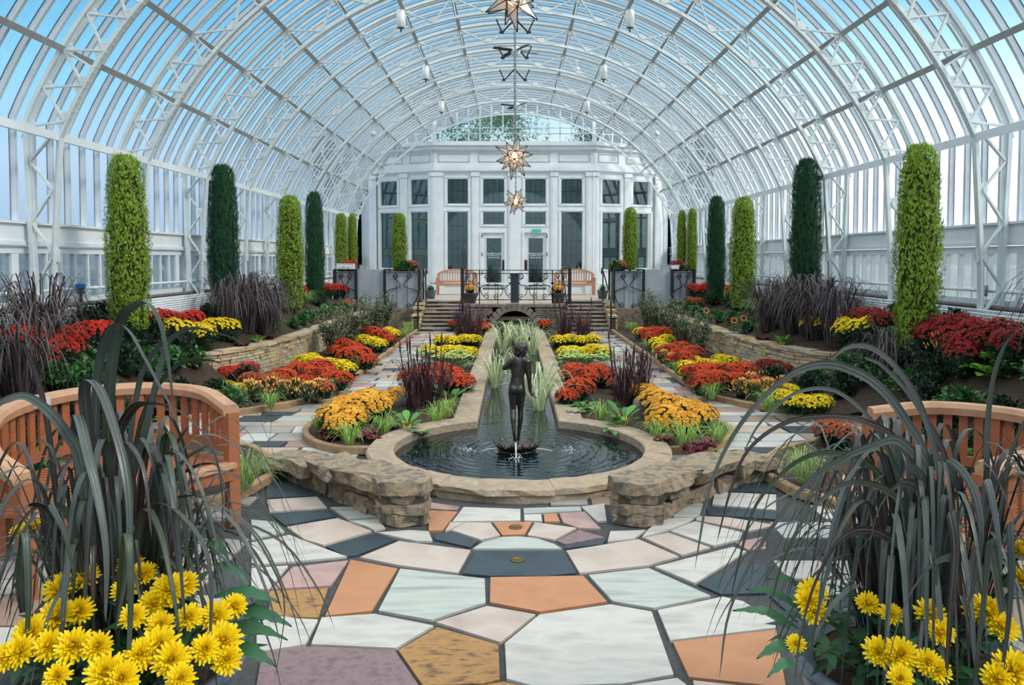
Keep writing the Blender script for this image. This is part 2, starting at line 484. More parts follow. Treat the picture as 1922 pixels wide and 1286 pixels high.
# valve and pump on the pipes
def valve(loc, col, label):
    t = thing('pipe_valve', label, 'valve', loc)
    b = MB(); b.tube([(0,0,-.16),(0,0,.03)], .022); b.tube([(0,-.07,-.02),(0,.07,-.02)], .026); b.build('valve_body', mat('valve_metal', [(96,88,82)], rough=.5), t)
    b = MB(); b.tube([(0,-.02,.05),(0,.05,.05)], .045, n=12); b.box((0,.0,.06), (.07,.12,.06)); b.build('actuator', mat(col[0], [col[1]], rough=.4), t)
valve((AX-5.90, 10.55, 1.58), ('valve_blue', (40,110,190)), 'blue valve actuator on the heating pipe beside the tall yellow-green cypress')
valve((AX+5.90, 9.9, 1.58), ('valve_grey', (130,136,140)), 'grey valve actuator on the heating pipe right of the big cypress')
# ground outside, each side's outdoor brightness put into its colour, and wooded skyline beyond
for nm, rects, cm in (('left', ((-120,-6.35,-60,160),), mat('yard_dull_side', [(104,122,136),(122,140,152)], rough=.9, scale=.3)), ('right', ((6.5,120,-60,160),(-6.35,6.5,37,160),(-6.35,6.5,-60,-9.2)), mat('yard_bright_side', [(186,192,192),(204,208,206)], rough=.9, scale=.3))):
    mb = MB()
    for x0, x1, y0, y1 in rects: mb.add([(x0,y0,.9),(x1,y0,.9),(x1,y1,.9),(x0,y1,.9)], [(0,1,2,3)])
    mb.build('terrain', cm, None, kind='structure', label='grey ground outside the left glass wall, coloured for the duller sky side' if nm == 'left' else 'pale ground outside the right glass wall, coloured for the brighter sky side')

# ================================================================ END WALL (faceted bay)
PL = [(-6.75,31.2), (-4.93,29.25), (-2.80,28.3), (2.97,28.3), (5.10,29.25), (6.9,31.2)]
class Sec:
    def __init__(s, a, b):
        s.a, s.b = Vector((*a, 0)), Vector((*b, 0)); s.u = (s.b-s.a); s.len = s.u.length; s.u.normalize(); s.n = Vector((s.u.y, -s.u.x, 0))
        s.M = Matrix((s.u, -s.n, Vector((0,0,1)))).transposed()
    def px(s, px, py):
        d = ray(px, py); t = (s.a-EYEV).dot(s.n)/d.dot(s.n); p = EYEV+d*t
        return (p-s.a).dot(s.u), p.z
    def w(s, q, z, d=0.0): return s.a+s.u*q+s.n*d+Vector((0,0,z))
    def box(s, mb, q0, q1, z0, z1, d0, d1, mi=0):
        mb.box(s.w((q0+q1)/2, (z0+z1)/2, (d0+d1)/2), (abs(q1-q0), abs(d1-d0), abs(z1-z0)), M=s.M, mi=mi)
    def rect(s, r):
        q0, z1 = s.px(r[0], r[1]); q1, z0 = s.px(r[2], r[3]); return q0, q1, z0, z1
SEC = [Sec(PL[i], PL[i+1]) for i in range(5)]
zc = lambda y: P(961, y, 28.3).z
TZ = zc(551)
M_PANE = None
def dark_pane():
    m = bpy.data.materials.new('window_glass'); m.use_nodes = True
    N, L = m.node_tree.nodes, m.node_tree.links; N.clear()
    out = N.new('ShaderNodeOutputMaterial'); t = N.new('ShaderNodeBsdfTransparent'); t.inputs[0].default_value = (.62,.74,.74,1)
    gl = N.new('ShaderNodeBsdfGlossy'); gl.inputs['Roughness'].default_value = .02; gl.inputs['Color'].default_value = (.8,.9,.92,1)
    fr = N.new('ShaderNodeFresnel'); fr.inputs['IOR'].default_value = 1.65
    ms = N.new('ShaderNodeMixShader'); L.new(fr.outputs[0], ms.inputs[0]); L.new(t.outputs[0], ms.inputs[1]); L.new(gl.outputs[0], ms.inputs[2]); L.new(ms.outputs[0], out.inputs['Surface'])
    return m
M_PANE = dark_pane()
M_LEAD = mat('window_lead', [(44,52,54)], rough=.6)
WINS = {
 0: [(664,350,681,387,'u'), (664,402,681,505,'l')],
 1: [(713,340,747,387,'u'), (713,399,747,505,'l'), (770,336,805,385,'u'), (770,397,805,507,'l')],
 2: [(838,334,880,384,'u'), (838,396,880,508,'l'), (905,334,948,384,'u'), (905,396,948,423,'t'), (984,334,1026,384,'u'), (984,396,1026,423,'t'), (1052,334,1094,384,'u'), (1052,396,1094,508,'l'), (905,437,947,551,'d'), (984,437,1026,551,'d')],
 3: [(1129,335,1165,385,'u'), (1129,397,1165,507,'l'), (1187,339,1221,387,'u'), (1187,399,1221,505,'l')],
 4: [(1252,350,1266,387,'u'), (1252,402,1268,505,'l')],
}
ZTOP = zc(267)
wall = thing('wall_back', 'white panelled end wall with tall windows, pilasters and a cornice', 'wall'); del wall['category']; wall['kind'] = 'structure'
body, pil, cor, pan = MB(), MB(), MB(), MB()
winno = 0
place = {0: 'in the far-left facet', 1: 'in the left angled facet', 2: 'in the centre of the end wall', 3: 'in the right angled facet', 4: 'in the far-right facet'}
for si, s in enumerate(SEC):
    holes = [s.rect(r[:4]) for r in WINS[si]]
    qs = sorted(set([0, s.len]+[v for h in holes for v in h[:2]])); zs = sorted(set([TZ-.2, ZTOP]+[v for h in holes for v in h[2:]]))
    for i in range(len(qs)-1):
        # merge vertical runs
        run = None
        for j in range(len(zs)-1):
            qm, zm = (qs[i]+qs[i+1])/2, (zs[j]+zs[j+1])/2
            inside = any(h[0]-1e-6 < qm < h[1]+1e-6 and h[2]-1e-6 < zm < h[3]+1e-6 for h in holes)
            if not inside:
                run = (run[0], zs[j+1]) if run else (zs[j], zs[j+1])
            if (inside or j == len(zs)-2) and run:
                s.box(body, qs[i], qs[i+1], run[0], run[1], -.18, 0); run = None
    # mouldings, frieze, cornice
    e = .04
    for y0, y1, d in ((267,274,.20), (274,281,.12), (281,284,.05), (309,314,.06), (314,321,.10), (321,324,.05)):
        s.box(cor, -e, s.len+e, zc(y1), zc(y0), 0, d)
    s.box(cor, -e, s.len+e, TZ+.32, TZ+.40, 0, .05)
    s.box(cor, -e, s.len+e, TZ, TZ+.14, 0, .03)
    # frieze panels
    npn = {0: 2, 1: 2, 2: 4, 3: 2, 4: 2}[si]
    pw = s.len/npn
    for k in range(npn):
        a, b, z0, z1 = k*pw+.16, (k+1)*pw-.16, zc(304), zc(288)
        for q0, q1, w0, w1 in ((a,b,z1-.025,z1),(a,b,z0,z0+.025),(a,a+.025,z0,z1),(b-.025,b,z0,z1)):
            s.box(pan, q0, q1, w0, w1, 0, .022)
    # pilasters
    pp = {0: [], 1: [(694,707),(752,766),(808,816)], 2: [(812,832),(886,899),(955,976),(1034,1046),(1100,1121)], 3: [(1112,1122),(1171,1183),(1229,1240)], 4: []}[si]
    for x0, x1 in pp:
        a, b = s.px(x0, 440)[0], s.px(x1, 440)[0]
        s.box(pil, a, b, TZ, zc(324), 0, .05); s.box(pil, a+.05, b-.05, TZ+.42, zc(338), .05, .062)
        s.box(pil, a-.03, b+.03, zc(331), zc(324), 0, .08); s.box(pil, a-.03, b+.03, TZ, TZ+.34, 0, .08)
    for h, r in zip(holes, WINS[si]):
        q0, q1, z0, z1 = h; kind_ = r[4]
        if kind_ == 'd': continue
        winno += 1
        col = [x for x in WINS[si] if x[4] == kind_]; idx = col.index(r)
        pos = ''
        if len(col) > 1: pos = ['leftmost', 'second from left', 'third from left', 'rightmost'][idx] if len(col) == 4 else ['left one', 'right one'][idx]
        w = thing(f'window_{winno}', f'{"small arched-corner upper" if kind_=="u" else "tall lower" if kind_=="l" else "low transom"} window {place[si]}' + (f', {pos}' if pos else ''), 'window'); del w['category']; w['kind'] = 'structure'
        fr = MB(); t = .035
        for a, b, c, d in ((q0,q1,z1-t,z1),(q0,q1,z0,z0+t),(q0,q0+t,z0,z1),(q1-t,q1,z0,z1)): s.box(fr, a, b, c, d, -.10, .015)
        for a, b, c, d in ((q0-.06,q1+.06,z1,z1+.045),(q0-.06,q1+.06,z0-.045,z0),(q0-.06,q0,z0,z1),(q1,q1+.06,z0,z1)): s.box(fr, a, b, c, d, 0, .03)
        def corner(qx, zx, sx, sz):
            R = .19; pts = [(qx, zx)]+[(qx+sx*R*(1-math.sin(t_)), zx+sz*R*(1-math.cos(t_))) for t_ in [i*PI/2/5 for i in range(6)]]
            vs = [s.w(a, b, .0) for a, b in pts]+[s.w(a, b, -.07) for a, b in pts]; n = len(pts)
            fr.add(vs, [tuple(range(n)), tuple(range(2*n-1, n-1, -1))]+[(i, (i+1) % n, (i+1) % n+n, i+n) for i in range(n)])
        if kind_ == 'u': corner(q0, z1, 1, -1); corner(q1, z1, -1, -1)
        if kind_ == 'l': corner(q0, z0, 1, 1); corner(q1, z0, -1, 1)
        fr.build('window_frame', M_WHITE, w, kind='structure')
        pn = MB(); s.box(pn, q0, q1, z0, z1, -.08, -.07); pn.build('window_pane', M_PANE, w, kind='structure')
        ld = MB()
        for k in range(1, 4): s.box(ld, q0+(q1-q0)*k/4-.008, q0+(q1-q0)*k/4+.008, z0, z1, -.10, -.08)
        nz = 1 if kind_ != 'l' else 3
        for k in range(1, nz+1): s.box(ld, q0, q1, z0+(z1-z0)*k/(nz+1)-.008, z0+(z1-z0)*k/(nz+1)+.008, -.10, -.08)
        if kind_ != 'l' or si == 2: ld.build('leading', M_LEAD, w, kind='structure')
body.build('wall_panel', M_WHITE, wall, kind='structure'); pil.build('pilasters', M_WHITE, wall, kind='structure'); cor.build('cornice', M_WHITE, wall, kind='structure'); pan.build('frieze_panels', mat('panel_edge', [(186,198,204)], rough=.5), wall, kind='structure')
# doors
def text_mesh(txt, size, ext=.001):
    c = bpy.data.curves.new('t', 'FONT'); c.body = txt; c.size = size; c.extrude = ext; c.align_x = 'CENTER'; c.resolution_u = 2
    o = bpy.data.objects.new('t', c); COL.objects.link(o)
    dg = bpy.context.evaluated_depsgraph_get(); me = bpy.data.meshes.new_from_object(o.evaluated_get(dg))
    bpy.data.objects.remove(o); bpy.data.curves.remove(c)
    return me
M_LETTER = mat('white_lettering', [(235,240,240)], rough=.5)
M_BRASS = mat('aged_brass', [(128,104,62),(104,84,50)], rough=.4, metal=.7, scale=10)
s = SEC[2]
for di, (x0, x1) in enumerate(((905,947),(984,1026))):
    q0, q1, z0, z1 = s.rect((x0,437,x1,551))
    d = thing(f'door_{di+1}', ('left' if di == 0 else 'right') + ' white glazed door in the end wall with a brass kick plate', 'door'); del d['category']; d['kind'] = 'structure'
    gx0, gx1, gz0, gz1 = s.rect((x0+8,447,x1-6 if di == 0 else x1-7,537))
    lf = MB()
    s.box(lf, q0, gx0, z0, z1, -.1, -.04); s.box(lf, gx1, q1, z0, z1, -.1, -.04); s.box(lf, gx0, gx1, gz1, z1, -.1, -.04); s.box(lf, gx0, gx1, z0, gz0, -.1, -.04)
    for a, b, c, e in ((q0-.07,q1+.07,z1,z1+.06),(q0-.07,q0,z0,z1),(q1,q1+.07,z0,z1)): s.box(lf, a, b, c, e, 0, .035)
    for a, b, c, e in ((gx0-.025,gx1+.025,gz1,gz1+.025),(gx0-.025,gx1+.025,gz0-.025,gz0),(gx0-.025,gx0,gz0,gz1),(gx1,gx1+.025,gz0,gz1)): s.box(lf, a, b, c, e, -.04, -.02)
    lf.build('door_leaf', M_WHITE, d, kind='structure')
    pn = MB(); s.box(pn, gx0, gx1, gz0, gz1, -.08, -.07); pn.build('door_pane', M_PANE, d, kind='structure')
    kp = MB(); s.box(kp, q0+.02, q1-.02, z0+.02, s.px(x0, 541)[1], -.04, -.03); kp.build('kick_plate', M_BRASS, d, kind='structure')
    hx = q1-.06 if di == 0 else q0+.06
    hd = MB(); s.box(hd, hx-.05, hx+.05, s.px(0, 507)[1], s.px(0, 488)[1], -.04, -.025); hz = s.px(0,498)[1]
    hd.tube([s.w(hx, hz-.14, -.03), s.w(hx, hz-.12, .03), s.w(hx, hz+.12, .03), s.w(hx, hz+.14, -.03)], .014)
    hd.build('door_handle', mat('dark_bronze_handle', [(70,58,44)], rough=.4, metal=.5), d, kind='structure')
    hg = MB()
    for zz in (437+6, 477, 512): 
        ex = q0-.01 if di == 0 else q1+.01
        s.box(hg, ex-.012, ex+.012, s.px(0, zz+4)[1], s.px(0, zz-3)[1], -.04, .045)
    hg.build('door_hinge', M_LEAD, d, kind='structure')
    for line, zz, sz in (('MARJORIE McNEELY', 477.5, .085), ('CONSERVATORY', 480.5, .06), ('PALM DOME', 485, .075)):
        me = text_mesh(line, sz); me.materials.append(M_LETTER)
        o = link('door_lettering', me, d, kind='structure'); o.location = s.w((gx0+gx1)/2, s.px(0, zz)[1], -.062); o.rotation_euler = (PI/2, 0, 0)
# exit sign above the right door
q0, q1, z0, z1 = s.rect((998,430,1016,438))
ex = MB(); s.box(ex, q0, q1, z0, z1, .04, .10)
sign = ex.build('exit_sign', mat('exit_green_glass', [(120,200,176),(140,216,192)], rough=.25), None, label='pale green EXIT sign above the right-hand door', category='sign')
me = text_mesh('EXIT', .15); me.materials.append(mat('exit_letters', [(36,150,116)], rough=.4))
o = link('sign_lettering', me, sign); o.location = s.w((q0+q1)/2, z0+.02, .103); o.rotation_euler = (PI/2, 0, 0)

# lunette glazing above the cornice (arched to the vault)
lun = thing('window_30', 'glazed lunette filling the vault above the end wall cornice', 'window'); del lun['category']; lun['kind'] = 'structure'
fr, pn = MB(), MB()
def arc_top(p): return RC + math.sqrt(max(RG**2-(p.x-AX)**2, 0))
for si, s in enumerate(SEC):
    st = .40 if si == 2 else .36
    n = max(2, round(s.len/st))
    for k in range(n+1):
        q = s.len*k/n; p = s.w(q, 0, 0); zt = arc_top(p)
        if zt > ZTOP+.03: s.box(fr, q-.022, q+.022, ZTOP, zt, -.12, -.06)
        if k < n:
            p2 = s.w(s.len*(k+1)/n, 0, 0); z2 = arc_top(p2)
            if max(zt, z2) > ZTOP+.02:
                vs = [s.w(q, ZTOP-.01, -.09), s.w(s.len*(k+1)/n, ZTOP-.01, -.09), s.w(s.len*(k+1)/n, max(z2, ZTOP), -.09), s.w(q, max(zt, ZTOP), -.09)]
                pn.add(vs, [(0,1,2,3)])
    for zz, hh in ((ZTOP+.02, .05), (ZTOP+.32, .03), (ZTOP+.52, .02)):
        # horizontal rails clipped where the arc is lower
        qa = [q for q in [s.len*i/40 for i in range(41)] if arc_top(s.w(q,0,0)) > zz+.03]
        if qa: s.box(fr, min(qa), max(qa), zz-hh/2, zz+hh/2, -.12, -.06)
for x in (816, 1115):
    p = P(x, 240, 28.35); fr.box((p.x, 28.33, (ZTOP+arc_top(p))/2), (.12, .10, arc_top(p)-ZTOP))
fr.build('window_frame', M_WHITE, lun, kind='structure'); pn.build('window_pane', M_GLASS, lun, kind='structure')

# the planted house behind the end wall
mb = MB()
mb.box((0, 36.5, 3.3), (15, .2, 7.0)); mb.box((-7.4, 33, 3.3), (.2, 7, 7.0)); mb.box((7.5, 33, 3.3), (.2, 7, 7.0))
mb.add([(-5.1,29.5,ZTOP-.15),(-2.8,28.5,ZTOP-.15),(2.97,28.5,ZTOP-.15),(5.2,29.5,ZTOP-.15),(7.2,31.35,ZTOP-.15),(-7.1,31.35,ZTOP-.15)], [(0,1,2,3,4,5)])  # opaque roof strip added overhead to keep the room behind the panes dark
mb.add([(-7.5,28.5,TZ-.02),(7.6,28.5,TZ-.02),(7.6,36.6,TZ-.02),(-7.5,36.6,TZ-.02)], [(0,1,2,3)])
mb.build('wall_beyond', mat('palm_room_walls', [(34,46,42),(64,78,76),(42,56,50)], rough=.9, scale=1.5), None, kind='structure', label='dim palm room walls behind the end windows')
# ================================================================ FLOOR
mb = MB()
mb.add([(-6.2,-9,-.015),(6.35,-9,-.015),(6.35,24,-.015),(-6.2,24,-.015)], [(0,1,2,3)])
floor = mb.build('floor', M_GROUT, None, kind='structure', label='crazy-paved floor of large coloured stone slabs with dark joints')
SL = {
 'W': mat('slab_white', [(176,171,162),(194,189,181),(166,163,157)], rough=.5, scale=2.5, bump=.08, stretch=(1,2.5,1)),
 'C': mat('slab_cream', [(176,158,146),(190,175,164),(166,148,138)], rough=.5, scale=2.2, bump=.08),
 'O': mat('slab_orange', [(168,110,74),(182,128,90),(174,118,82)], rough=.5, scale=2.5, bump=.05),
 'P': mat('slab_purple', [(112,90,94),(136,112,112),(104,86,92)], rough=.45, scale=14, bump=.2),
 'D': mat('slab_slate', [(36,50,58),(52,66,74),(42,54,62)], rough=.5, scale=3, bump=.05),
 'G': mat('slab_grey_marble', [(158,162,154),(180,183,175),(146,150,144)], rough=.48, scale=2.0, stretch=(.6,5,1), bump=.05),
 'Y': mat('slab_mottled', [(112,80,48),(172,128,74),(156,116,70),(92,70,46)], rough=.5, scale=9, bump=.35, stretch=(1,2,1)),
 'K': mat('slab_pink', [(160,124,116),(178,146,138),(140,110,106)], rough=.42, scale=3, bump=.06),
}
SL.update({
 'a': mat('path_grey', [(140,136,130),(162,158,152)], rough=.5, scale=4),
 'b': mat('path_beige', [(164,148,130),(184,168,150)], rough=.5, scale=4),
 'c': mat('path_brown', [(138,116,100),(158,136,118)], rough=.5, scale=4),
 'e': mat('path_pale', [(178,176,170),(196,194,188)], rough=.45, scale=4),
})
SK = list(SL)
POL = [
('P',[(-20,768),(165,737),(505,752),(600,890),(620,1000),(-60,1000)]), ('Y',[(515,752),(670,662),(912,730),(918,868),(850,885),(612,892)]),
('W',[(932,725),(1070,612),(1350,572),(1512,600),(1600,848),(1400,885),(1050,895),(940,865)]), ('C',[(662,642),(865,578),(1058,612),(925,718),(915,722)]),
('W',[(215,624),(425,609),(658,656),(510,745),(172,730)]), ('W',[(-40,762),(155,730),(205,632),(120,627),(-40,600)]),
('O',[(330,397),(515,432),(413,600),(230,618)]), ('G',[(524,432),(735,457),(858,472),(862,565),(648,635),(437,598)]),
('O',[(877,466),(1243,460),(1338,562),(1075,603),(874,565)]), ('G',[(1262,457),(1500,430),(1745,540),(1520,588),(1357,562)]),
('D',[(820,364),(1165,362),(1220,450),(1100,462),(870,462),(767,452)]), ('C',[(520,324),(803,360),(753,450),(520,420),(364,388)]),
('C',[(1174,362),(1300,342),(1460,317),(1620,385),(1500,420),(1227,450)]), ('G',[(808,354),(850,327),(920,309),(985,306),(1060,313),(1130,336),(1162,356)]),
('O',[(888,251),(1043,249),(1013,299),(925,302)]), ('C',[(782,251),(880,253),(918,302),(842,320),(724,282)]), ('C',[(1052,251),(1218,273),(1130,320),(1022,302)]),
('D',[(715,287),(833,325),(800,350),(660,318),(655,302)]), ('P',[(1225,280),(1328,310),(1172,338),(1137,325)]), ('D',[(1335,314),(1320,338),(1170,354),(1167,345)]),
('W',[(772,191),(998,199),(998,245),(728,248)]), ('G',[(1007,196),(1233,189),(1238,207),(1090,214),(1007,215)]), ('W',[(1010,221),(1078,219),(1083,248),(1010,245)]),
('O',[(1087,219),(1138,216),(1153,249),(1090,249)]), ('K',[(1147,214),(1248,209),(1313,277),(1225,274),(1162,252)]), ('W',[(1234,189),(1325,177),(1335,246),(1300,250)]),
('K',[(635,172),(758,189),(750,204),(636,198)]), ('O',[(636,204),(750,209),(690,284),(636,284)]), ('C',[(700,284),(722,250),(778,252),(720,280)]),
('D',[(232,346),(440,294),(513,319),(352,382),(312,386)]), ('C',[(78,269),(280,234),(415,285),(225,341),(150,320)]), ('D',[(12,217),(245,200),(278,228),(72,264)]),
('C',[(0,162),(200,150),(240,195),(12,211)]), ('D',[(0,77),(235,82),(220,145),(0,157)]), ('G',[(248,192),(435,187),(438,230),(322,241)]),
('W',[(322,246),(438,237),(468,274),(425,284),(387,265)]), ('W',[(432,291),(560,281),(638,286),(653,325),(590,325),(517,310)]),
('W',[(-60,330),(90,300),(225,352),(318,386),(-60,420)]), ('K',[(102,426),(323,400),(254,500),(17,514)]), ('Y',[(10,521),(243,509),(205,626),(10,620)]),
('W',[(-60,430),(88,420),(10,515),(-60,512)]), ('G',[(-60,240),(35,249),(73,289),(-60,318)]),
('W',[(1347,286),(1488,281),(1440,317),(1337,327)]), ('G',[(1547,186),(1713,177),(1698,231),(1547,229)]), ('W',[(1547,236),(1678,233),(1658,250),(1570,284),(1472,309),(1490,285)]),
('C',[(1577,291),(1743,350),(1630,380),(1482,312)]), ('W',[(1583,285),(1680,247),(1868,290),(1858,319),(1755,344)]), ('C',[(1692,226),(1810,231),(2000,262),(1900,286),(1682,242)]),
('D',[(1722,187),(2000,207),(2000,240),(1812,228),(1732,222)]), ('W',[(1757,132),(2000,142),(2000,203),(1747,182)]), ('D',[(1762,70),(2000,75),(2000,137),(1762,128)]),
('W',[(1522,425),(1830,347),(1883,365),(1680,490)]), ('D',[(1692,495),(1880,407),(1960,422),(1960,530),(1782,534)]), ('W',[(1532,595),(1790,542),(1870,560),(2000,640),(2000,665),(1582,714)]),
('O',[(1592,720),(2000,672),(2040,900),(1655,858)]), ('W',[(1400,892),(1612,860),(1660,895),(1690,1000),(1380,1000)]), ('Y',[(830,892),(930,875),(1045,900),(1060,1000),(800,1000)]),
('K',[(1837,330),(1960,305),(1960,355),(1890,360)]), ('G',[(1050,902),(1385,894),(1365,1000),(1070,1000)]), ('C',[(1670,870),(2040,910),(2080,1000),(1700,1000)]),('K',[(628,895),(822,893),(792,1000),(640,1000)]),
]
slabs = MB(); traced = []
def inset(poly, d):
    c = sum(poly, Vector((0,0)))/len(poly)
    return [p+(c-p).normalized()*min(d, (c-p).length*.3) for p in poly]
def slab(poly, code, z=.0):
    slabs.prism([(p.x, p.y) for p in poly], -.02, z, SK.index(code))
for code, pts in POL:
    poly = [G(500+x*.47867, 860+y*.47867).xy for x, y in pts]
    traced.append(poly); slab(inset(poly, .004), code, .0)
def inpoly(p, poly):
    r = False; j = len(poly)-1
    for i in range(len(poly)):
        a, b = poly[i], poly[j]
        if (a[1] > p[1]) != (b[1] > p[1]) and p[0] < (b[0]-a[0])*(p[1]-a[1])/(b[1]-a[1])+a[0]: r = not r
        j = i
    return r
START = [(3,3.75),(5.5,3.75),(6.0,3.2),(6.2,2.55),(6.5,2.33),(7.0,2.25),(7.5,2.38),(8.0,2.75),(8.4,3.4),(8.7,4.1),(9.05,4.5),(9.4,4.3),(9.75,3.85),(10.15,3.4),(10.5,3.1),(10.9,2.86),(11.4,2.70),(22.4,2.70)]
def start(y): return interp(START, y)
BED = [(-.76,21.3),(-1.47,21.3),(-1.47,12.2),(-1.62,11.2),(-1.95,10.4),(-2.3,9.7),(-2.45,9.1),(-2.36,8.6),(-2.12,8.2),(-1.85,8.0),(-1.52,7.95),(-1.48,8.25),(-1.32,8.6),(-1.05,8.97),(-.78,9.18),(-.76,9.5)]
random.seed(5)
def in_pool(p):
    return (Vector((p[0]-AX, p[1]-7.86)).length < 1.5) or (abs(p[0]-AX) < .78 and p[1] > 9)
# irregular paving for the rest of the floor and both paths
rows = []
y = 2.3
while y < 22.2:
    rows.append(y); y += random.uniform(.22, .42) if y < 11 else random.uniform(.2, .36)
for y0, y1 in zip(rows, rows[1:]):
    x = -5.6; xs = []
    while x < 5.8:
        xs.append(x); x += random.uniform(.3, .75)
    for x0, x1 in zip(xs, xs[1:]):
        c = ((x0+x1)/2, (y0+y1)/2); ax = abs(c[0]-AX)
        if in_pool(c) or ax > start(c[1])+.2: continue
        if c[1] > 11.6 and not 1.3 < ax < 2.75: continue
        if c[1] < 7.3 and any(inpoly(q, t) for t in traced for q in (c, (x0,y0), (x1,y1), (x0,y1), (x1,y0), (x0,c[1]), (x1,c[1]))): continue
        j = lambda: random.uniform(-.035, .035)
        poly = [Vector((x0+j()+.014, y0+.012)), Vector((x1+j()-.014, y0+.012)), Vector((x1+j()-.014, y1-.012)), Vector((x0+j()+.014, y1-.012))]
        slab(poly, random.choice('eeeCbGaKbaWabcD' if c[1] < 11 else 'eeabbacaceKaDb'), -.001)
slabs.build('paving_slabs', [SL[k] for k in SK], floor, kind='structure')
# two brass light plates let into the paving
for i, (px, py, nm) in enumerate(((968, 990, 'tan slab nearest the pool'), (971, 1051, 'dark slate slab'))):
    c = G(px, py); b = MB(); b.lathe([(.05,0),(.05,.006),(.028,.008),(.026,.003),(0,.003)], (0,0,0), 18)
    b.build('floor_light', M_BRASS, None, (c.x, c.y, .0), label=f'small round brass light plate set in the {nm}', category='floor light')

# ================================================================ BEDS
WALLX = [(11.5,5.25),(11.9,5.15),(12.3,4.72),(12.8,4.52),(13.3,4.44),(14.3,4.34),(15.4,4.24),(16.7,4.24),(20,4.26),(22.4,4.28)]
def wallx(y): return interp(WALLX, y)
def bedz(x, y):
    ax = abs(x-AX)
    if ax < start(y)-.02 and ax > 1.4 and y > 11.5: return 0
    if y > 11.6:
        if ax < wallx(y): return .08
        return min(.52+(ax-wallx(y))*.4, 1.0)
    t = max(0, min(1, (ax-4.0)/1.4)); return .08+t*t*(3-2*t)*.97
def GB(px, py, h=0.0):
    """where the sight line of a photograph point comes within h of the side beds' soil"""
    d = ray(px, py); y = 5.0
    while y < 24:
        p = EYEV+d*(y/d.y)
        if p.z <= bedz(p.x, y)+h: return Vector((p.x, y, bedz(p.x, y)))
        y += .03
    return G(px, py, .9)
for s, nm in ((-1,'left'),(1,'right')):
    for part in ('lower', 'upper'):
        mb = MB(); vs, fs = [], []; ys = [3+.2*i for i in range(98)]; n = 14
        ys = [y for y in ys if (part == 'lower' or y > 11.55)]
        for y in ys:
            if part == 'lower': a, b = start(y), (5.8 if y < 11.6 else wallx(y)-.03)
            else: a, b = wallx(y)+.03, 5.8
            for i in range(n+1):
                ax = a+(b-a)*i/n; x = AX+s*ax
                z = bedz(x, y) if part == 'lower' else min(.52+(ax-wallx(y))*.4, 1.0)
                vs.append((x, y, z-.015+random.uniform(-.012, .012)))
        for r in range(len(ys)-1):
            for i in range(n):
                q = (r*(n+1)+i, r*(n+1)+i+1, (r+1)*(n+1)+i+1, (r+1)*(n+1)+i)
                fs.append(q if s > 0 else q[::-1])
        mb.add(vs, fs, 0, True); mb.build('bed_terrain', M_SOIL, None, kind='structure', label=f'dark soil of the {nm} {"border beside the path" if part=="lower" else "raised bed behind the stone wall"}')
def curb(pts, label, w=.075, h=.08, mtl=None):
    mb = MB(); P_ = catmull([(x, y, 0) for x, y in pts], len(pts)*5); k = len(P_); vs, fs = [], []
    for i, p in enumerate(P_):
        t = (P_[min(i+1,k-1)]-P_[max(i-1,0)]).normalized(); n = Vector((-t.y, t.x, 0))
        vs += [p+n*w/2, p+n*w/2+Vector((0,0,h-.012)), p+n*(w/2-.012)+Vector((0,0,h)), p-n*(w/2-.012)+Vector((0,0,h)), p-n*w/2+Vector((0,0,h-.012)), p-n*w/2]
    for i in range(k-1):
        for j in range(5): fs.append((i*6+j, i*6+j+1, i*6+7+j, i*6+6+j))
    fs += [(0,1,2,3,4,5), tuple(range(k*6-1, k*6-7, -1))]
    mb.add(vs, fs); return mb.build('stone_curb', mtl or M_CURB, None, kind='structure', label=label)
for s, nm in ((-1,'left'),(1,'right')):
    ys = [6.25,6.4,6.55,6.75,7.0,7.25,7.5,7.75,8.0,8.2,8.4,8.55,8.7]
    curb([(AX+s*3.2, 6.0), (AX+s*2.6,6.16)]+[(AX+s*start(y), y) for y in ys], f'tan stone curb edging the bed behind the {nm} bench')
    ys = [9.4,9.6,9.8,10,10.2,10.5,10.7,10.9,11.1,11.4,12,13,14,15,16,17,18,19,20,21,22]
    curb([(AX+s*start(y), y) for y in ys], f'long tan curb between the {nm} path and its flower border')
    b = [(AX+s*(-x), y) for x, y in BED]
    curb(b[1:11], f'tan curb around the {nm} bed beside the canal')
    mb = MB(); mb.prism(b, -.01, .055); mb.build('bed_terrain', M_SOIL, None, kind='structure', label=f'dark soil of the {nm} bed beside the canal')

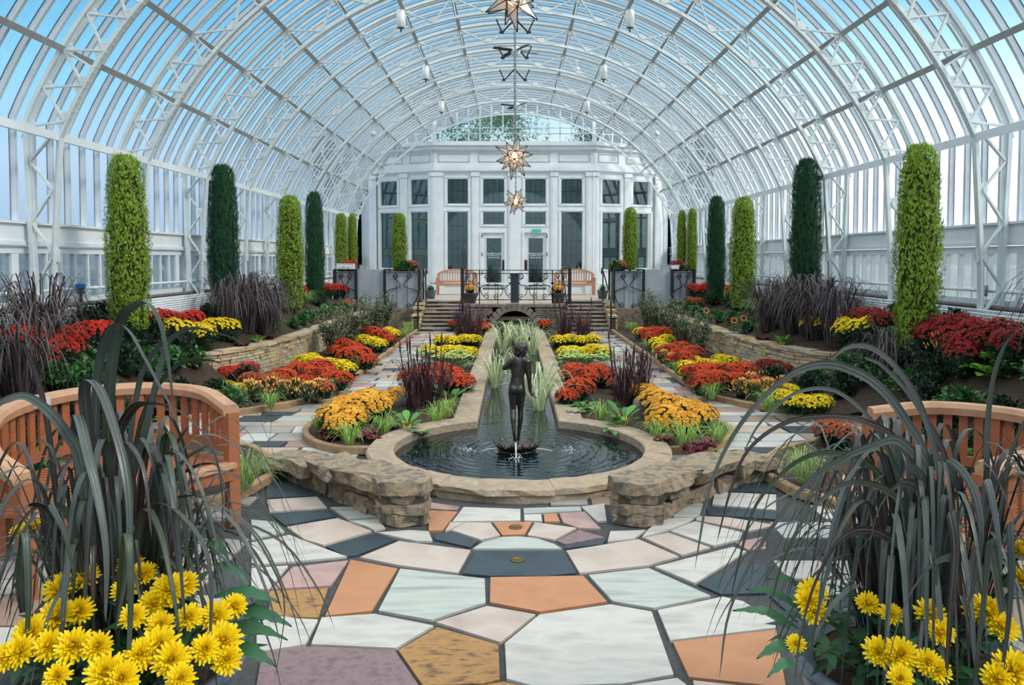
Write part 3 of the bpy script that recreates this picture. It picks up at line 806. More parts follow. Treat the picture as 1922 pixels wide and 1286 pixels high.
# ---------------------------------------------------------------- stone masonry
def stone_wall(name, path, z0, z1, thick, course, lens, label, seed=1, cap=None, mtl=None, jit=.02, kind='structure', ztop=None, capz=.06, rgh=0):
    """rows of rough stones along a path, a dark core behind them, optionally a cap course"""
    random.seed(seed)
    P_ = catmull([(x, y, 0) for x, y in path], 60); L = [0]
    for a, b in zip(P_, P_[1:]): L.append(L[-1]+(b-a).length)
    def at(u):
        u = max(0, min(L[-1], u))
        for i in range(len(L)-1):
            if u <= L[i+1]+1e-9:
                t = (u-L[i])/max(1e-6, L[i+1]-L[i]); return P_[i].lerp(P_[i+1], t), (P_[i+1]-P_[i]).normalized()
        return P_[-1], (P_[-1]-P_[-2]).normalized()
    mb = MB()
    def top(u): return z1 if ztop is None else interp(ztop, u/L[-1])
    def stone(u0, u1, za, zb, th, j):
        nseg = 1 if u1-u0 < .5 else 2
        vs = []
        for k in range(nseg+1):
            p, t = at(u0+(u1-u0)*k/nseg); n = Vector((-t.y, t.x, 0))
            r = lambda: random.uniform(-j, j)
            vs += [p+n*(th/2+r())+Vector((0,0,za+r()*.3)), p+n*(th/2+r())+Vector((0,0,zb+r()*.3)), p-n*(th/2+r())+Vector((0,0,zb+r()*.3)), p-n*(th/2+r())+Vector((0,0,za+r()*.3))]
        fs = []
        for k in range(nseg):
            for q in range(4): fs.append((k*4+q, k*4+4+q, k*4+4+(q+1) % 4, k*4+(q+1) % 4))
        fs += [(0,1,2,3), (nseg*4+3, nseg*4+2, nseg*4+1, nseg*4)]
        mb.add(vs, fs)
    z = z0
    maxz = z1 if ztop is None else max(v for _, v in ztop)
    lim = maxz-(capz if cap else 0)
    while z < lim-.01:
        h = min(course*random.uniform(.75, 1.25), lim-z); u = -random.uniform(0, lens[0])
        while u < L[-1]:
            l = random.uniform(*lens); um = min(max(u+l/2, 0), L[-1])
            if z+h <= top(um)-(capz if cap else 0)+.03 and u+l > 0.02:
                stone(max(u, 0)+.006, min(u+l, L[-1])-.006, z+.004, z+h-.004, thick+random.uniform(-.03,.03), jit)
            u += l
        z += h
    if cap:
        u = 0
        while u < L[-1]:
            l = random.uniform(lens[0]*1.6, lens[1]*1.8); um = min(u+l/2, L[-1])
            stone(u+.004, min(u+l, L[-1])-.004, top(um)-capz, top(um)+random.uniform(-.012,.012), cap, jit*1.2); u += l
    # core
    vs, fs = [], []
    for i, p in enumerate(P_):
        t = (P_[min(i+1,len(P_)-1)]-P_[max(i-1,0)]).normalized(); n = Vector((-t.y, t.x, 0)); tz = top(L[i])-.035
        for q, zz in ((1,z0),(1,tz),(-1,tz),(-1,z0)): vs.append(p+n*q*(thick/2-.05)+Vector((0,0,zz)))
    for i in range(len(P_)-1):
        for q in range(4): fs.append((i*4+q, i*4+4+q, i*4+4+(q+1) % 4, i*4+(q+1) % 4))
    fs += [(0,1,2,3), tuple(range(len(vs)-1, len(vs)-5, -1))]
    mb.add(vs, fs, 1)
    o_ = mb.build(name, [mtl or M_STONE, mat('mortar_shade', [(74,66,56),(92,82,68)], rough=.95, scale=20)], None, kind=kind, label=label)
    if rgh: roughen(o_.data, rgh, 9.0, 2, seed)
    return o_
for s, nm in ((-1,'left'),(1,'right')):
    pts = [(AX+s*wallx(y), y) for y in (11.6,11.8,12.0,12.2,12.5,12.9,13.5,14.3,15.4,16.7,18.5,20.3,22.2)]
    stone_wall('retaining_wall', pts, .02, .56, .26, .062, (.16,.42), f'curved dry-stone retaining wall of the {nm} raised bed', seed=11+s, cap=.32, capz=.05, jit=.011)
    # rough wall and pillar in front of the pool
    pts = [(AX+s*.92, 5.98),(AX+s*1.22,6.24),(AX+s*1.55,6.62),(AX+s*1.95,6.98),(AX+s*2.3,7.2)]
    stone_wall('rubble_wall', pts, -.02, .33, .26, .11, (.25,.5), f'low rough stone wall curving from the {nm} pillar beside the pool', seed=21+s, cap=.40, mtl=M_STONEG, jit=.035, ztop=[(0,.33),(.35,.30),(.65,.25),(1,.16)], capz=.10, rgh=.022)
    mb = MB(); random.seed(31+s)
    z = -.01
    for h, ex in ((.09,.0),(.08,.012),(.075,-.008),(.10,.03)):
        poly = []
        for k in range(14):
            a = 2*PI*k/14; sx, sy = .195+ex, .155+ex; c, sn = math.cos(a), math.sin(a)
            q = (abs(c)**3.2+abs(sn)**3.2)**(-1/3.2)
            poly.append((c*q*sx+random.uniform(-.016,.016), sn*q*sy+random.uniform(-.016,.016)))
        mb.prism(poly, z+.003, z+h-.003); z += h
    mb.box((0,0,.16), (.33,.26,.3), mi=1)
    pl_ = mb.build('stone_pillar', [M_STONEG, mat('mortar_shade', [], 0)], None, (AX+s*.90, 5.93, 0), kind='structure', label=f'squat rough stone pillar at the end of the {nm} wall by the pool')
    roughen(pl_.data, .02, 11.0, 2, 3.0+s)

# ================================================================ POOL AND CANAL
PCY, RO_P, RI_P, CH = 7.86, 1.53, 1.27, .483
th_in = math.asin(CH/RI_P); RIMZ = .12
YB = 21.45
inner, outer = [], []
n = 56
a0, a1 = PI/2+th_in, PI/2-th_in+2*PI
for i in range(n+1):
    a = a0+(a1-a0)*i/n
    inner.append((AX+RI_P*math.cos(a), PCY+RI_P*math.sin(a)))
tho = math.asin((CH+.29)/RO_P)
b0, b1 = PI/2+tho, PI/2-tho+2*PI
for i in range(n+1):
    a = b0+(b1-b0)*i/n
    outer.append((AX+RO_P*math.cos(a), PCY+RO_P*math.sin(a)))
inner = [(AX-CH, YB-(YB-inner[0][1])*k/12) for k in range(12)]+inner+[(AX+CH, inner[-1][1]+(YB-inner[-1][1])*k/12) for k in range(1, 13)]
outer = [(AX-CH-.29, YB-(YB-outer[0][1])*k/12) for k in range(12)]+outer+[(AX+CH+.29, outer[-1][1]+(YB-outer[-1][1])*k/12) for k in range(1, 13)]
random.seed(3)
rim = MB()
k0 = 0
N_ = len(inner)
idx = 0
while idx < N_-1:
    step = 1 if (idx < 12 or idx > N_-14) else random.choice((2,2,3,3,4)) if 28 < idx < 54 else random.choice((3,4))
    j = min(idx+step, N_-1)
    ii = [inner[q] for q in range(idx, j+1)]; oo = [outer[q] for q in range(idx, j+1)]
    front = 26 < idx < 54
    jt = lambda m: random.uniform(-m, m)
    m_ = .018 if front else .006
    vs, fs = [], []
    for q in range(len(ii)):
        e = .006 if q == 0 else -.006 if q == len(ii)-1 else 0
        iv, ov = Vector(ii[q]), Vector(oo[q]); d = (ov-iv).normalized()
        iv2, ov2 = iv-d*.01, ov+d*jt(m_)
        zt = RIMZ+jt(m_*.3)
        vs += [(*iv2, zt-.01), (*(iv2+d*.015), zt), (*(ov2-d*.02), zt-(.012 if front else 0)), (*ov2, zt-.02), (*(ov2+d*jt(m_)), .055), (*(iv2), .02)]
    for q in range(len(ii)-1):
        for w in range(6): fs.append((q*6+w, q*6+(w+1) % 6, q*6+6+(w+1) % 6, q*6+6+w))
    fs += [tuple(range(6)), tuple(range(len(vs)-1, len(vs)-7, -1))]
    rim.add(vs, fs)
    # lower course
    vs, fs = [], []
    for q in range(len(ii)):
        iv, ov = Vector(ii[q]), Vector(oo[q]); d = (ov-iv).normalized(); ov2 = ov-d*(.02+jt(.012) if front else .02)
        vs += [(*iv, .055), (*ov2, .055), (*ov2, -.015), (*iv, -.015)]
    for q in range(len(ii)-1):
        for w in range(4): fs.append((q*4+w, q*4+(w+1) % 4, q*4+4+(w+1) % 4, q*4+4+w))
    rim.add(vs, fs)
    idx = j
rm_ = rim.build('pool_rim', M_RIM, None, kind='structure', label='stone coping around the round pool and the long canal')
def water_mat():
    m = bpy.data.materials.new('pool_water'); m.use_nodes = True
    N, L = m.node_tree.nodes, m.node_tree.links; b = N['Principled BSDF']
    b.inputs['Base Color'].default_value = (.004,.010,.012,1); b.inputs['Roughness'].default_value = .03; b.inputs['IOR'].default_value = 1.33; b.inputs['Specular IOR Level'].default_value = .8
    tc = N.new('ShaderNodeTexCoord'); mp = N.new('ShaderNodeMapping'); mp.inputs['Location'].default_value = (-AX, -8.0, 0); L.new(tc.outputs['Object'], mp.inputs['Vector'])
    wv = N.new('ShaderNodeTexWave'); wv.wave_type = 'RINGS'; wv.rings_direction = 'Z'; wv.inputs['Scale'].default_value = 3.2; wv.inputs['Distortion'].default_value = 5.0; wv.inputs['Detail'].default_value = 2; L.new(mp.outputs[0], wv.inputs['Vector'])
    nz = N.new('ShaderNodeTexNoise'); nz.inputs['Scale'].default_value = 9; nz.inputs['Detail'].default_value = 3; L.new(tc.outputs['Object'], nz.inputs['Vector'])
    ln = N.new('ShaderNodeVectorMath'); ln.operation = 'LENGTH'; L.new(mp.outputs[0], ln.inputs[0])
    fall = N.new('ShaderNodeMapRange'); fall.inputs['From Min'].default_value = .2; fall.inputs['From Max'].default_value = 2.2; fall.inputs['To Min'].default_value = 1; fall.inputs['To Max'].default_value = .05; L.new(ln.outputs['Value'], fall.inputs['Value'])
    mu = N.new('ShaderNodeMath'); mu.operation = 'MULTIPLY'; L.new(wv.outputs['Fac'], mu.inputs[0]); L.new(fall.outputs[0], mu.inputs[1])
    ad = N.new('ShaderNodeMath'); ad.operation = 'MULTIPLY_ADD'; ad.inputs[1].default_value = .6; L.new(nz.outputs['Fac'], ad.inputs[0]); L.new(mu.outputs[0], ad.inputs[2])
    bp = N.new('ShaderNodeBump'); bp.inputs['Strength'].default_value = .26; bp.inputs['Distance'].default_value = .012; L.new(ad.outputs[0], bp.inputs['Height']); L.new(bp.outputs[0], b.inputs['Normal'])
    return m
wp = [(x, y, .03) for x, y in inner]
mb = MB(); k = len(inner)
# triangulated as a strip between the two banks plus a fan for the round end
mb.add(wp, [tuple(range(k))[::-1]])
mb.build('pool_water', water_mat(), None, kind='structure', label='dark rippled water of the round pool and canal')

# ================================================================ BRIDGE, STAIRS, TERRACE
TZ2 = TZ
M_BRICK = mat('bridge_stone', [(86,80,74),(120,112,102),(140,130,116),(104,98,92)], rough=.9, scale=8, island=.6, bump=.7)
SX0, SX1 = 1.40, 2.62
mb = MB(); random.seed(8)
yb = 21.55
z = .02
while z < TZ-.08:
    h = random.uniform(.05,.08); x = -SX0
    while x < SX0:
        l = random.uniform(.12,.34); xc = x+l/2; zc_ = z+h/2
        if math.hypot(xc, zc_-.0) > .80 and x+l < SX0+.1: mb.box((AX+xc, yb+random.uniform(-.015,.015), zc_), (l-.012, .3, h-.01))
        x += l
    z += h
for k in range(15):
    a = PI*(k+.5)/15; M = Matrix((Vector((math.cos(a),0,math.sin(a))), Vector((0,1,0)), Vector((-math.sin(a),0,math.cos(a))))).transposed()
    mb.box((AX+.69*math.cos(a), yb-.02, .69*math.sin(a)), (.2, .36, .128), M=M)
for k in range(16): 
    xa = -SX0+2*SX0*k/16; mb.box((AX+xa+SX0/16, yb, TZ-.035), (2*SX0/16-.008, .36, .07))
bridge = mb.build('stone_bridge', M_BRICK, None, kind='structure', label='stone bridge with a round arch over the far end of the canal')
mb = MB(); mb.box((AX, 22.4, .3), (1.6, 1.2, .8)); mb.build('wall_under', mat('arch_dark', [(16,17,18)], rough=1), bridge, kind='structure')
M_TERR = mat('terrace_paving', [(176,160,144),(198,184,168),(156,140,126)], rough=.35, scale=3, stretch=(1,3,1))
mb = MB()
mb.box((AX, 22.6, TZ/2-.02), (2*SX0, 1.9, .1)); 
mb.box((AX, 22.65, TZ-.05), (2*SX0, 2.0, .1)); mb.box((AX, 26.6, TZ-.05), (11.8, 6.0, .1)); mb.box((AX, 23.75, TZ/2-.03), (5.6, .12, TZ-.06))
mb.build('terrace', M_TERR, None, kind='structure', label='raised stone terrace in front of the end wall')
NST = 8
for s, nm in ((-1,'left'),(1,'right')):
    mb = MB(); random.seed(41+s)
    for k in range(NST):
        z1 = TZ*(k+1)/(NST+0); y0 = 21.65+k*.25
        x = SX0
        while x < SX1-.01:
            l = min(random.uniform(.18,.5), SX1-x)
            mb.box((AX+s*(x+l/2), y0+.14, z1-.045-TZ/NST/2+.02), (l-.008, .26, TZ/NST-.03), mi=1+random.randrange(3)); x += l
        mb.box((AX+s*(SX0+SX1)/2, y0+.13, z1-.018), (SX1-SX0, .30, .035), mi=0)
        if z1 > .3: mb.box((AX+s*(SX0+SX1)/2, y0+.18, (z1-.08)/2), (SX1-SX0, .2, z1-.1), mi=1)
    mb.build('stone_stairs', [mat('tread', [(150,138,126),(172,160,148)], rough=.7, scale=5), mat('riser_brown', [(84,66,56),(104,82,68)], rough=.8, scale=6), mat('riser_dark', [(56,50,50),(74,66,62)], rough=.8), mat('riser_pale', [(136,130,128),(120,110,104)], rough=.8)], None, kind='structure', label=f'{nm} flight of stone steps up to the terrace')
    stone_wall('stair_wall', [(AX+s*2.74, 21.5), (AX+s*2.74, 22.2), (AX+s*2.74, 22.8)], .0, .5, .2, .07, (.15,.4), f'stone side wall of the {nm} steps', seed=51+s, cap=.26, ztop=[(0,.38),(1,TZ+.02)])
# ================================================================ IRONWORK AND TERRACE FURNITURE
def spiral(c, r0, r1, a0, turns, ux, uz, n=22):
    return [Vector(c)+ux*((r0+(r1-r0)*i/n)*math.cos(a0+turns*2*PI*i/n))+uz*((r0+(r1-r0)*i/n)*math.sin(a0+turns*2*PI*i/n)) for i in range(n+1)]
def scroll_panel(mb, o, ux, w, h, n=1, r=.011):
    """frame, uprights and S scrolls: a wrought-iron panel standing at o, running along ux"""
    uz = Vector((0,0,1)); o = Vector(o)
    for z in (h, h-.09, .10): mb.bar(o+uz*z, o+ux*w+uz*z, .018, .022)
    for x in (0, w): mb.bar(o+ux*x, o+ux*x+uz*h, .026, .026, up=(0,1,0))
    for k in range(n):
        c = w*(k+.5)/n; hw = w/n*.5
        for sg in (-1, 1):
            mb.bar(o+ux*(c+sg*hw*.30)+uz*.1, o+ux*(c+sg*hw*.30)+uz*(h-.09), .013, .013, up=(0,1,0))
            rr = min(hw*.26, .09)
            top = o+ux*(c+sg*hw*.40)+uz*(h-.09-rr*1.1); bot = o+ux*(c+sg*hw*.40)+uz*(.10+rr*1.1)
            mb.tube(spiral(top, .012, rr, 0, 1.3*sg, ux, uz), r, n=5); mb.tube(spiral(bot, .012, rr, PI, 1.3*sg, ux, uz), r, n=5)
            mid = o+ux*(c+sg*hw*.86)+uz*(h*.5)
            mb.tube(catmull([top+ux*rr*.8*sg, o+ux*(c+sg*hw*.1)+uz*(h*.62), mid+uz*.0, o+ux*(c+sg*hw*.86)+uz*(h*.32), bot+ux*rr*sg], 14), r, n=5)
yr = 21.55
xl, xr = P(868, 540, yr).x, P(1069, 540, yr).x
rl = thing('iron_railing', 'black wrought-iron railing with scrolls along the bridge edge in front of the doors', 'railing', (0,0,TZ))
H_R = P(868, 506, yr).z-TZ
for x, nm in ((xl,'a'),(xr,'b')):
    b = MB(); b.box((x, yr, H_R/2), (.09,.09,H_R)); b.lathe([(.05,0),(.06,.02),(.02,.05),(.035,.08),(0,.11)], (x,yr,H_R), 10); b.build('post', M_IRON, rl)
b = MB()
w3 = (xr-xl)/5
scroll_panel(b, (xl,yr,.02), Vector((1,0,0)), w3*.8, H_R-.04, 1); scroll_panel(b, (xl+w3*.8,yr,.02), Vector((1,0,0)), w3*3.4, H_R-.04, 3); scroll_panel(b, (xl+w3*4.2,yr,.02), Vector((1,0,0)), w3*.8, H_R-.04, 1)
for f in (.33, .67): b.bar((xl+(xr-xl)*f, yr, 0), (xl+(xr-xl)*f, yr, H_R), .02, .02, up=(0,1,0))
b.build('scroll_panel', M_IRON, rl)
for s, nm in ((-1,'left'),(1,'right')):
    for q, (xx, side) in enumerate(((2.66, 'outer'), (1.44, 'inner'))):
        t = thing('handrail', f'black iron handrail on the {side} side of the {nm} steps', 'handrail')
        b = MB(); x = AX+s*xx
        b.tube(catmull([(x,21.5,.0),(x,21.5,.78),(x,21.62,.90),(x,23.5,TZ+.92),(x,23.75,TZ+.9),(x,23.8,TZ+.80)], 24), .022)
        b.build('rail', M_IRON, t)
        for yy, zz in ((23.45, TZ),): 
            b = MB(); b.box((x, yy, zz+.45), (.035,.035,.92)); b.build('post', M_IRON, t)
# grey planter boxes with iron fronts
def planter_box(x0, x1, y0, y1, z0, z1, label, n, side=0):
    t = thing('planter_box', label, 'planter', ((x0+x1)/2, (y0+y1)/2, z0)); hx, hy, h = (x1-x0)/2, (y1-y0)/2, z1-z0
    b = MB(); b.box((0,0,h/2-.03), (2*hx-.1, 2*hy-.1, h-.06)); b.build('box', M_GREYP, t)
    b = MB(); b.box((0,0,h-.055), (2*hx-.14, 2*hy-.14, .02)); b.build('soil', M_SOIL, t)
    b = MB(); scroll_panel(b, (-hx,-hy,0), Vector((1,0,0)), 2*hx, h, n, .013)
    for x in (-hx, hx):
        b.box((x,-hy,h/2), (.07,.07,h)); b.box((x,hy,h/2), (.05,.05,h)); b.bar((x,-hy,h), (x,hy,h), .03, .03); b.bar((x,-hy,.1), (x,hy,.1), .02, .02)
        for k in range(1, 5): b.bar((x,-hy+2*hy*k/5,.1), (x,-hy+2*hy*k/5,h), .016, .016, up=(0,1,0))
    b.build('iron_front', M_IRON, t)
    return t
YP = 22.9
pt = P(722, 506, YP).z
for s, nm in ((-1,'left'),(1,'right')):
    def X(px): return P(px, 540, YP).x
    a, b_, c, d = ((X(787), X(722), X(668), X(628)) if s < 0 else (X(1152), X(1208), X(1262), X(1303)))
    planter_box(min(a,b_), max(a,b_), YP, YP+1.1, TZ-.32, pt, f'grey planter box with black scrollwork beside the {nm} steps', 1)
    planter_box(min(c,d), max(c,d), YP, YP+1.1, TZ-.32, pt, f'grey planter box with black scrollwork at the outer {nm} end of the terrace', 1)
    mb = MB(); mb.box(((b_+c)/2, YP+.3, (TZ-.4+pt)/2), (abs(c-b_)-.08, .5, pt-TZ+.4)); mb.build('wall_parapet', M_GREYP, None, kind='structure', label=f'plain grey rendered parapet between the {nm} planter boxes')
    mb = MB(); mb.box(((a+d)/2, YP+.9, TZ/2-.1), (abs(d-a)+1.0, 1.9, TZ-.2)); mb.build('terrace_base', M_STONEG, None, kind='structure', label=f'stone base under the {nm} planter boxes')
# garden benches on the terrace
def slat_bench(loc, label):
    t = thing('garden_bench', label, 'bench', loc); W, D = 1.42, .5
    b = MB()
    for k in range(6): b.box((0,-D/2+.05+k*.085,.40), (W,.07,.022))
    b.build('seat', M_BENCH, t)
    b = MB(); n = 12
    def topz(x): return .66+.22*(1-(x/(W/2))**2)**.6 if abs(x) < W/2 else .66
    pts = [(-W/2+W*i/20, D/2-.02, topz(-W/2+W*i/20)) for i in range(21)]
    for p, q in zip(pts, pts[1:]): b.bar(p, q, .05, .07)
    b.bar((-W/2,D/2-.02,.46), (W/2,D/2-.02,.46), .045, .06)
    for k in range(1, 16):
        x = -W/2+W*k/16; b.box((x, D/2-.02, (topz(x)+.46)/2), (.035,.02,topz(x)-.46))
    b.build('backrest', M_BENCH, t)
    for sx in (-1, 1):
        for sy in (-1, 1):
            b = MB(); b.box((sx*(W/2-.03), sy*(D/2-.02), .33 if sy > 0 else .29), (.06,.055,.66 if sy > 0 else .58)); b.build('leg', M_BENCH, t)
        b = MB(); b.box((sx*(W/2-.03), -.02, .59), (.065, D+.06, .03)); b.build('armrest', M_BENCH, t)
    b = MB(); b.box((0,-D/2+.02,.36), (W-.08,.025,.07)); b.build('apron', M_BENCH, t)
    return t
YBN = 27.2
for px, nm in ((858,'left'),(1078,'right')):
    p = P(px, 550, YBN); slat_bench((p.x, YBN, TZ), f'teak garden bench with a curved top against the end wall, {nm} of the doors')
b = MB(); p0, p1 = P(958.5, 516, 22.2), P(974, 555, 22.2)
b.box((0,0,(p0.z-TZ)/2), (p1.x-p0.x, .3, p0.z-TZ)); b.box((0,0,p0.z-TZ+.01), (p1.x-p0.x+.03, .33, .03))
b.build('litter_bin', mat('bin_dark', [(44,52,60)], rough=.5), None, ((p0.x+p1.x)/2, 22.4, TZ), label='dark slate-coloured bin standing behind the iron railing', category='bin')
def tub(loc, r, h, col, label):
    t = thing('plant_tub', label, 'plant pot', loc)
    b = MB(); b.lathe([(r*.75,0),(r*.9,h*.5),(r,h*.85),(r*1.08,h*.88),(r*1.08,h),(r*.96,h),(r*.93,h*.9),(0,h*.9)], n=20); b.build('tub', col, t)
    b = MB(); b.lathe([(r*.95,h*.9),(0,h*.93)], n=16); b.build('soil', M_SOIL, t)
    return t
M_POTG = mat('grey_pot', [(92,100,112),(76,84,96)], rough=.6, scale=6)
M_POTD = mat('dark_pot', [(62,58,58),(78,72,72)], rough=.6, scale=6)
for px, nm in ((808,'left'),(1131,'right')):
    p = P(px, 551, 24.6); tub((p.x, 24.6, TZ), .17, .26, M_POTG, f'grey-blue bowl planter behind the railing at the top of the {nm} steps')
TUBS = []
for px, nm in ((883,'left'),(1047,'right')):
    p = P(px, 560, 22.2); tub((p.x, 22.1, TZ), .2, .28, M_POTD, f'dark stone pot of mums just behind the {nm} end of the iron railing'); TUBS.append((p.x, 22.1, TZ+.25))
# white and grey boxes lying on the planters
for (px, py, w, d, h, cm, lab) in ((650,501,.5,.35,.16,M_WHITE,'white storage tray on the parapet of the outer left planter'),(683,503,.22,.2,.12,M_GREYP,'small grey box beside the white tray on the left parapet'),(1248,502,.22,.22,.12,M_GREYP,'grey box on the right parapet'),(1266,502,.24,.22,.12,M_WHITE,'white box beside the grey one on the right parapet')):
    p = P(px, py, YP+.3); b = MB(); b.box((0,0,h/2), (w,d,h)); b.box((0,0,h*.5), (w+.012,d+.012,h*.25)); b.box((0,0,h+.006), (w+.02,d+.02,.014)); b.build('storage_box', cm, None, (p.x, YP+.3, pt), label=lab, category='box')

# ================================================================ HANGING LIGHTS AND FANS
M_CHAIN = mat('chain_metal', [(150,158,160),(120,128,132)], rough=.4, metal=.3)
M_LEADD = mat('star_lead', [(44,44,46),(62,60,58)], rough=.5, metal=.3)
def star_glass():
    m = bpy.data.materials.new('frosted_star_glass'); m.use_nodes = True
    N, L = m.node_tree.nodes, m.node_tree.links; N.clear()
    out = N.new('ShaderNodeOutputMaterial'); t = N.new('ShaderNodeBsdfTransparent'); t.inputs[0].default_value = (.95,.96,.95,1)
    tl = N.new('ShaderNodeBsdfTranslucent'); tl.inputs[0].default_value = (.9,.88,.84,1); df = N.new('ShaderNodeBsdfGlossy'); df.inputs['Roughness'].default_value = .1
    a = N.new('ShaderNodeMixShader'); a.inputs[0].default_value = .5; b = N.new('ShaderNodeMixShader'); b.inputs[0].default_value = .14
    L.new(t.outputs[0], a.inputs[1]); L.new(tl.outputs[0], a.inputs[2]); L.new(a.outputs[0], b.inputs[1]); L.new(df.outputs[0], b.inputs[2]); L.new(b.outputs[0], out.inputs['Surface'])
    return m
M_STAR = star_glass(); M_BULB = emit_mat('warm_bulb', (255,190,130), 9.0)
def star(loc, R, label, spikes=20, seed=1, ztop=None):
    t = thing('star_lantern', label, 'hanging lamp', loc)
    bm = bmesh.new(); bmesh.ops.create_icosphere(bm, subdivisions=1, radius=R*.36)
    rot = Matrix.Rotation(.35+seed, 3, 'Z')@Matrix.Rotation(.5*seed, 3, 'X')
    gl, ld = MB(), MB()
    for f in bm.faces:
        vs = [rot@v.co for v in f.verts]; c = (vs[0]+vs[1]+vs[2])/3; tip = c.normalized()*R*(.88+.12*math.sin(f.index*2.1+seed))
        for i in range(3): gl.add([vs[i], vs[(i+1) % 3], tip], [(0,1,2)])
        for v in vs: ld.tube([v, tip], R*.016, n=4)
    for e in bm.edges: ld.tube([rot@e.verts[0].co, rot@e.verts[1].co], R*.018, n=4)
    bm.free()
    gl.build('glass_points', M_STAR, t); ld.build('lead_frame', M_LEADD, t)
    b = MB(); b.lathe([(0,-.07),(.035,-.05),(.05,0),(.035,.05),(.016,.08),(.016,.1),(0,.1)], n=12); b.build('bulb', M_BULB, t)
    b = MB(); L_ = ztop-loc[2]; z = R*.3; k = 0
    while z < L_:
        d = .014 if k % 2 else 0
        b.tube([(Vector((math.cos(q)*(.014 if not k % 2 else .004), math.cos(q)*(.014 if k % 2 else .004), z+.03+math.sin(q)*.032))) for q in [2*PI*i/8 for i in range(8)]], .0048, n=4, closed=True); z += .048; k += 1
    b.tube([(0,0,R*.2),(0,0,L_)], .006, n=5)
    b.build('chain', M_CHAIN, t)
    li = bpy.data.lights.new('lamp_light', 'POINT'); li.energy = 6*(R/.4)**2; li.color = (1,.72,.45); li.shadow_soft_size = .05
    lo = bpy.data.objects.new('lamp_light', li); COL.objects.link(lo); lo.parent = t
ZAP = RC+RI-.05
star(tuple(P(961, -4, 8.0)), .34, 'largest leaded glass star lantern, hanging at the top edge of the view', seed=1.0, ztop=ZAP)
star(tuple(P(966, 296, 12.0)), .345, 'leaded glass star lantern with a warm bulb in front of the cornice', seed=1.5, ztop=ZAP)
star(tuple(P(968, 378, 17.6)), .335, 'smallest-looking star lantern hanging in front of the door transoms', seed=2.2, ztop=ZAP)
# white cylinder lamps under the vault
M_LAMP = mat('lamp_white', [(236,238,238)], rough=.4)
cyl = None
rows_ = [(-2.28, 16.3), (2.42, 16.3), (-2.28, 20.9), (2.42, 20.9), (-2.28, 25.5), (2.42, 25.5)]
for i, (x, y) in enumerate(rows_):
    lab = f'white cylinder lamp hanging in the {["front","middle","rear"][i//2]} pair, {"left" if x < 0 else "right"} of the stars'
    if cyl is None:
        cyl = thing('cylinder_lamp', lab, 'hanging lamp', (x, y, 6.93), group='white cylinder lamps under the vault')
        b = MB(); b.lathe([(.075,-.18),(.088,-.17),(.088,.16),(.07,.18),(0,.18)], n=18); b.build('lamp_shade', M_LAMP, cyl)
        b = MB(); b.lathe([(0,-.175),(.074,-.175),(.074,-.185),(.02,-.19),(.012,-.27),(0,-.27)], n=14); b.build('diffuser', mat('lamp_dark', [(90,94,96)], rough=.5), cyl)
        b = MB(); b.tube([(0,0,.18),(0,0,.46)], .012); b.lathe([(.05,.45),(.05,.47),(0,.47)], n=10); b.build('stem', M_LAMP, cyl)
    else:
        o = copy_tree(cyl); o.location = (x, y, 6.93); o['label'] = lab
for i, (px, py, Y) in enumerate(((701,250,23.4),(1232,250,23.4),(853,127,21.4),(1083,130,21.4))):
    p = P(px, py, Y); t = thing('spotlight', f'small white spotlight clamped to an arch, {["low left","low right","high left","high right"][i]} of the four', 'spotlight', tuple(p))
    b = MB(); b.tube([(0,.1,.02),(0,-.12,-.03)], [.06,.075], n=12); b.build('lamp_head', M_LAMP, t)
    b = MB(); b.bar((0,0,.05), (0,0,.22), .02, .02, up=(0,1,0)); b.box((0,0,.22), (.1,.05,.03)); b.build('bracket', M_STEEL, t)
def fan(p, lab, r=.62):
    t = thing('ceiling_fan', lab, 'fan', tuple(p))
    b = MB(); b.lathe([(0,-.16),(.09,-.14),(.12,-.06),(.12,.06),(.05,.1),(0,.1)], n=14); b.build('motor', M_LAMP, t)
    for k in range(4):
        a = .5+k*PI/2; M = Matrix.Rotation(a, 3, 'Z')@Matrix.Rotation(.2, 3, 'X')
        b = MB(); b.box(Vector((math.cos(a)*r*.6, math.sin(a)*r*.6, 0)), (r*.8, .13, .012), M=M); b.bar((math.cos(a)*.1, math.sin(a)*.1, 0), (math.cos(a)*r*.3, math.sin(a)*r*.3, 0), .04, .012); b.build('blade', M_IRON, t)
    b = MB(); b.tube([(0,0,.1),(0,0,ZAP+.3-p.z)], .015); b.build('stem', M_LAMP, t)
p = P(968, 95, 19.8); fan(p, 'dark-bladed ceiling fan under the ridge, the nearer one')
p = P(970, 199, 26.8); fan(p, 'dark-bladed ceiling fan under the ridge near the end wall', .6)
# ridge vent gear
for i, y in enumerate((17.6, 19.8, 22.2)):
    t = thing('vent_gear', f'dark scissor gear opening the ridge vents, {["nearest","middle","farthest"][i]} one', 'vent gear', (AX, y, 7.45))
    b = MB()
    for s in (-1, 1):
        b.bar((s*.28,0,-.42), (-s*.0,0,-.12), .035, .02, up=(0,1,0)); b.bar((s*.28,.06,-.42), (s*.42,.06,-.12), .03, .02, up=(0,1,0)); b.box((s*.3,0,-.42), (.1,.05,.05))
    b.build('gear_arms', M_IRON, t)
    b = MB(); b.bar((-.42,0,-.1), (.42,0,-.1), .05, .04); b.build('crossbar', M_STEEL, t)

